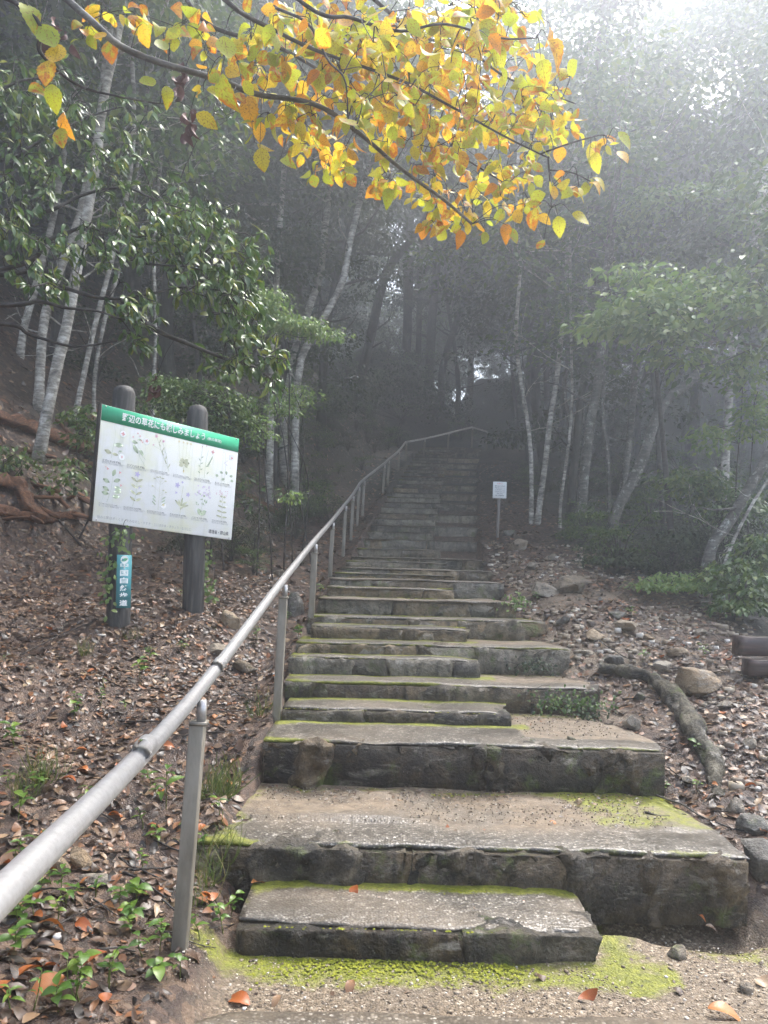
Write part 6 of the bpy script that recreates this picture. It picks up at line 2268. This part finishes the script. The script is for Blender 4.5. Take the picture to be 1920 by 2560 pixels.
while k < 46:
    x, y = RNG.uniform(0, 560), RNG.uniform(1600, 2560)
    b = hit(x, y)
    if b is None or b[0] > ip(XL, b[1]) - .1 or (y < 2150 and RNG.uniform() < .45):
        continue
    seedling(b, RNG.uniform(.05, .11), int(RNG.integers(4, 8)), RNG.uniform(.03, .055), 'small green seedling in the litter %s, %s' % ('by the left edge' if x < 170 else ('toward the handrail post' if x > 370 else 'left of the handrail'), 'near the bottom corner' if y > 2300 else ('below the rail' if y > 1950 else 'below the notice board')), int(RNG.integers(0, 3)), 'seedlings in the left litter')
    k += 1


def tuft(b, n, h, label, group=None, spread=.06, cat='grass'):
    mb = MB()
    a = RNG.uniform(0, 6.28, n)
    r = RNG.uniform(0, spread, n)
    p = np.stack([np.cos(a) * r, np.sin(a) * r, np.full(n, -.01)], -1)
    tip = np.stack([np.cos(a) * .55 + RNG.normal(0, .25, n), np.sin(a) * .55 + RNG.normal(0, .25, n), RNG.uniform(.5, 1.2, n)], -1)
    scatter(mb, BLADE, p, tip, np.stack([np.cos(a), np.sin(a), np.full(n, .4)], -1), h * RNG.uniform(.5, 1.2, n), 1.0)
    return link('grass_tuft', mb.mesh('grass_tuft', GRASSM, uv=True), None, label, cat, group, None, tuple(b))


BLADE = leaf_tpl(5, lambda t: (1 - t) ** .6, fold=.3, curl=.55, wmax=.022)
for (x, y, n, h, lab) in [(560, 1985, 90, .16, 'long grass tuft at the left end of the big third step'), (530, 1990, 70, .13, 'grass tuft left of the long one by the third step'), (545, 2170, 90, .15, 'grass tuft at the left end of the second step'), (525, 2205, 60, .12, 'thin grass tuft below the left end of the second step'), (490, 2260, 50, .09, 'short bright grass tuft right of the nearest rail post foot'),
                          (110, 1960, 70, .14, 'dark grass tuft on the bank at far left'), (60, 1990, 60, .12, 'grass tuft at the left edge of the bank'), (650, 1790, 30, .16, 'few tall grass blades beside the second rail post'), (210, 1640, 60, .10, 'dry grass tuft on the bank below the left log post'), (330, 1600, 50, .08, 'yellowish mossy tuft between the two log posts')]:
    b = hit(x, y)
    tuft(b, n, h, lab)

# ---- creeping plant over the seventh and fifth step faces
def creeper(label, cx, cy_, rx, ry, Y, n, ls, mat, seed):
    rs = np.random.default_rng(seed)
    o0 = P(cx, cy_, Y)
    t = empty('creeping_plant', label, 'creeper', tuple(o0))
    q = rs.normal(0, .5, (n, 2))
    p = np.array([P(cx + a * rx, cy_ + b * ry, Y - abs(c) * .03) for (a, b), c in zip(q, rs.normal(0, 1, n))]) - o0
    mb = MB()
    scatter(mb, leaf_tpl(3, fold=.2, curl=.2, wmax=.34), p, np.stack([rs.normal(0, .6, n), -np.abs(rs.normal(.3, .3, n)), -rs.uniform(.0, 1, n)], -1), np.stack([rs.normal(0, .4, n), -np.ones(n) * .7, np.ones(n) * .6], -1), ls * rs.uniform(.6, 1.2, n))
    link('leaves', mb.mesh('leaves', mat, uv=True), t)
    mb = MB()
    for _ in range(9):
        a = rs.normal(0, .4, 2)
        b = a + rs.normal(0, .5, 2)
        add_tube(mb, smooth_path(np.array([P(cx + a[0] * rx, cy_ + a[1] * ry, Y - .01), P(cx + (a + b)[0] / 2 * rx, cy_ + (a + b)[1] / 2 * ry - 5, Y - .02), P(cx + b[0] * rx, cy_ + b[1] * ry, Y - .01)]) - o0, 7), .0018, 4)
    link('stem', mb.mesh('stem', TWIG), t, kind='stuff')


creeper('small leaved creeper matting the right face of the fifth step', 1420, 1755, 110, 34, 5.13, 260, .026, CROWN, 91)
creeper('creeper tuft at the outer corner of the fifth step face', 1500, 1790, 60, 30, 5.05, 90, .026, CROWN_D, 92)
creeper('dark creeper patch on the right face of the seventh step', 1330, 1665, 60, 24, 5.78, 90, .024, CROWN_D, 93)
creeper('light green creeper at the right end of the tenth step', 1290, 1500, 40, 26, 6.85, 70, .03, CROWN_L, 94)
# ivy on the log posts
for (x, y, rx, ry, Y, n, lab) in ((300, 1340, 40, 34, 5.82, 40, 'pale ivy sprig on the near log post above the teal plate'), (268, 1440, 26, 110, 5.85, 46, 'ivy strand on the dark left side of the near log post'), (505, 1400, 30, 60, 6.5, 60, 'ivy climbing the right log post under the board'), (515, 1480, 30, 50, 6.5, 40, 'ivy sprig low on the right log post')):
    creeper(lab, x, y, rx, ry, Y, n, .045, CROWN_L, int(x + y))
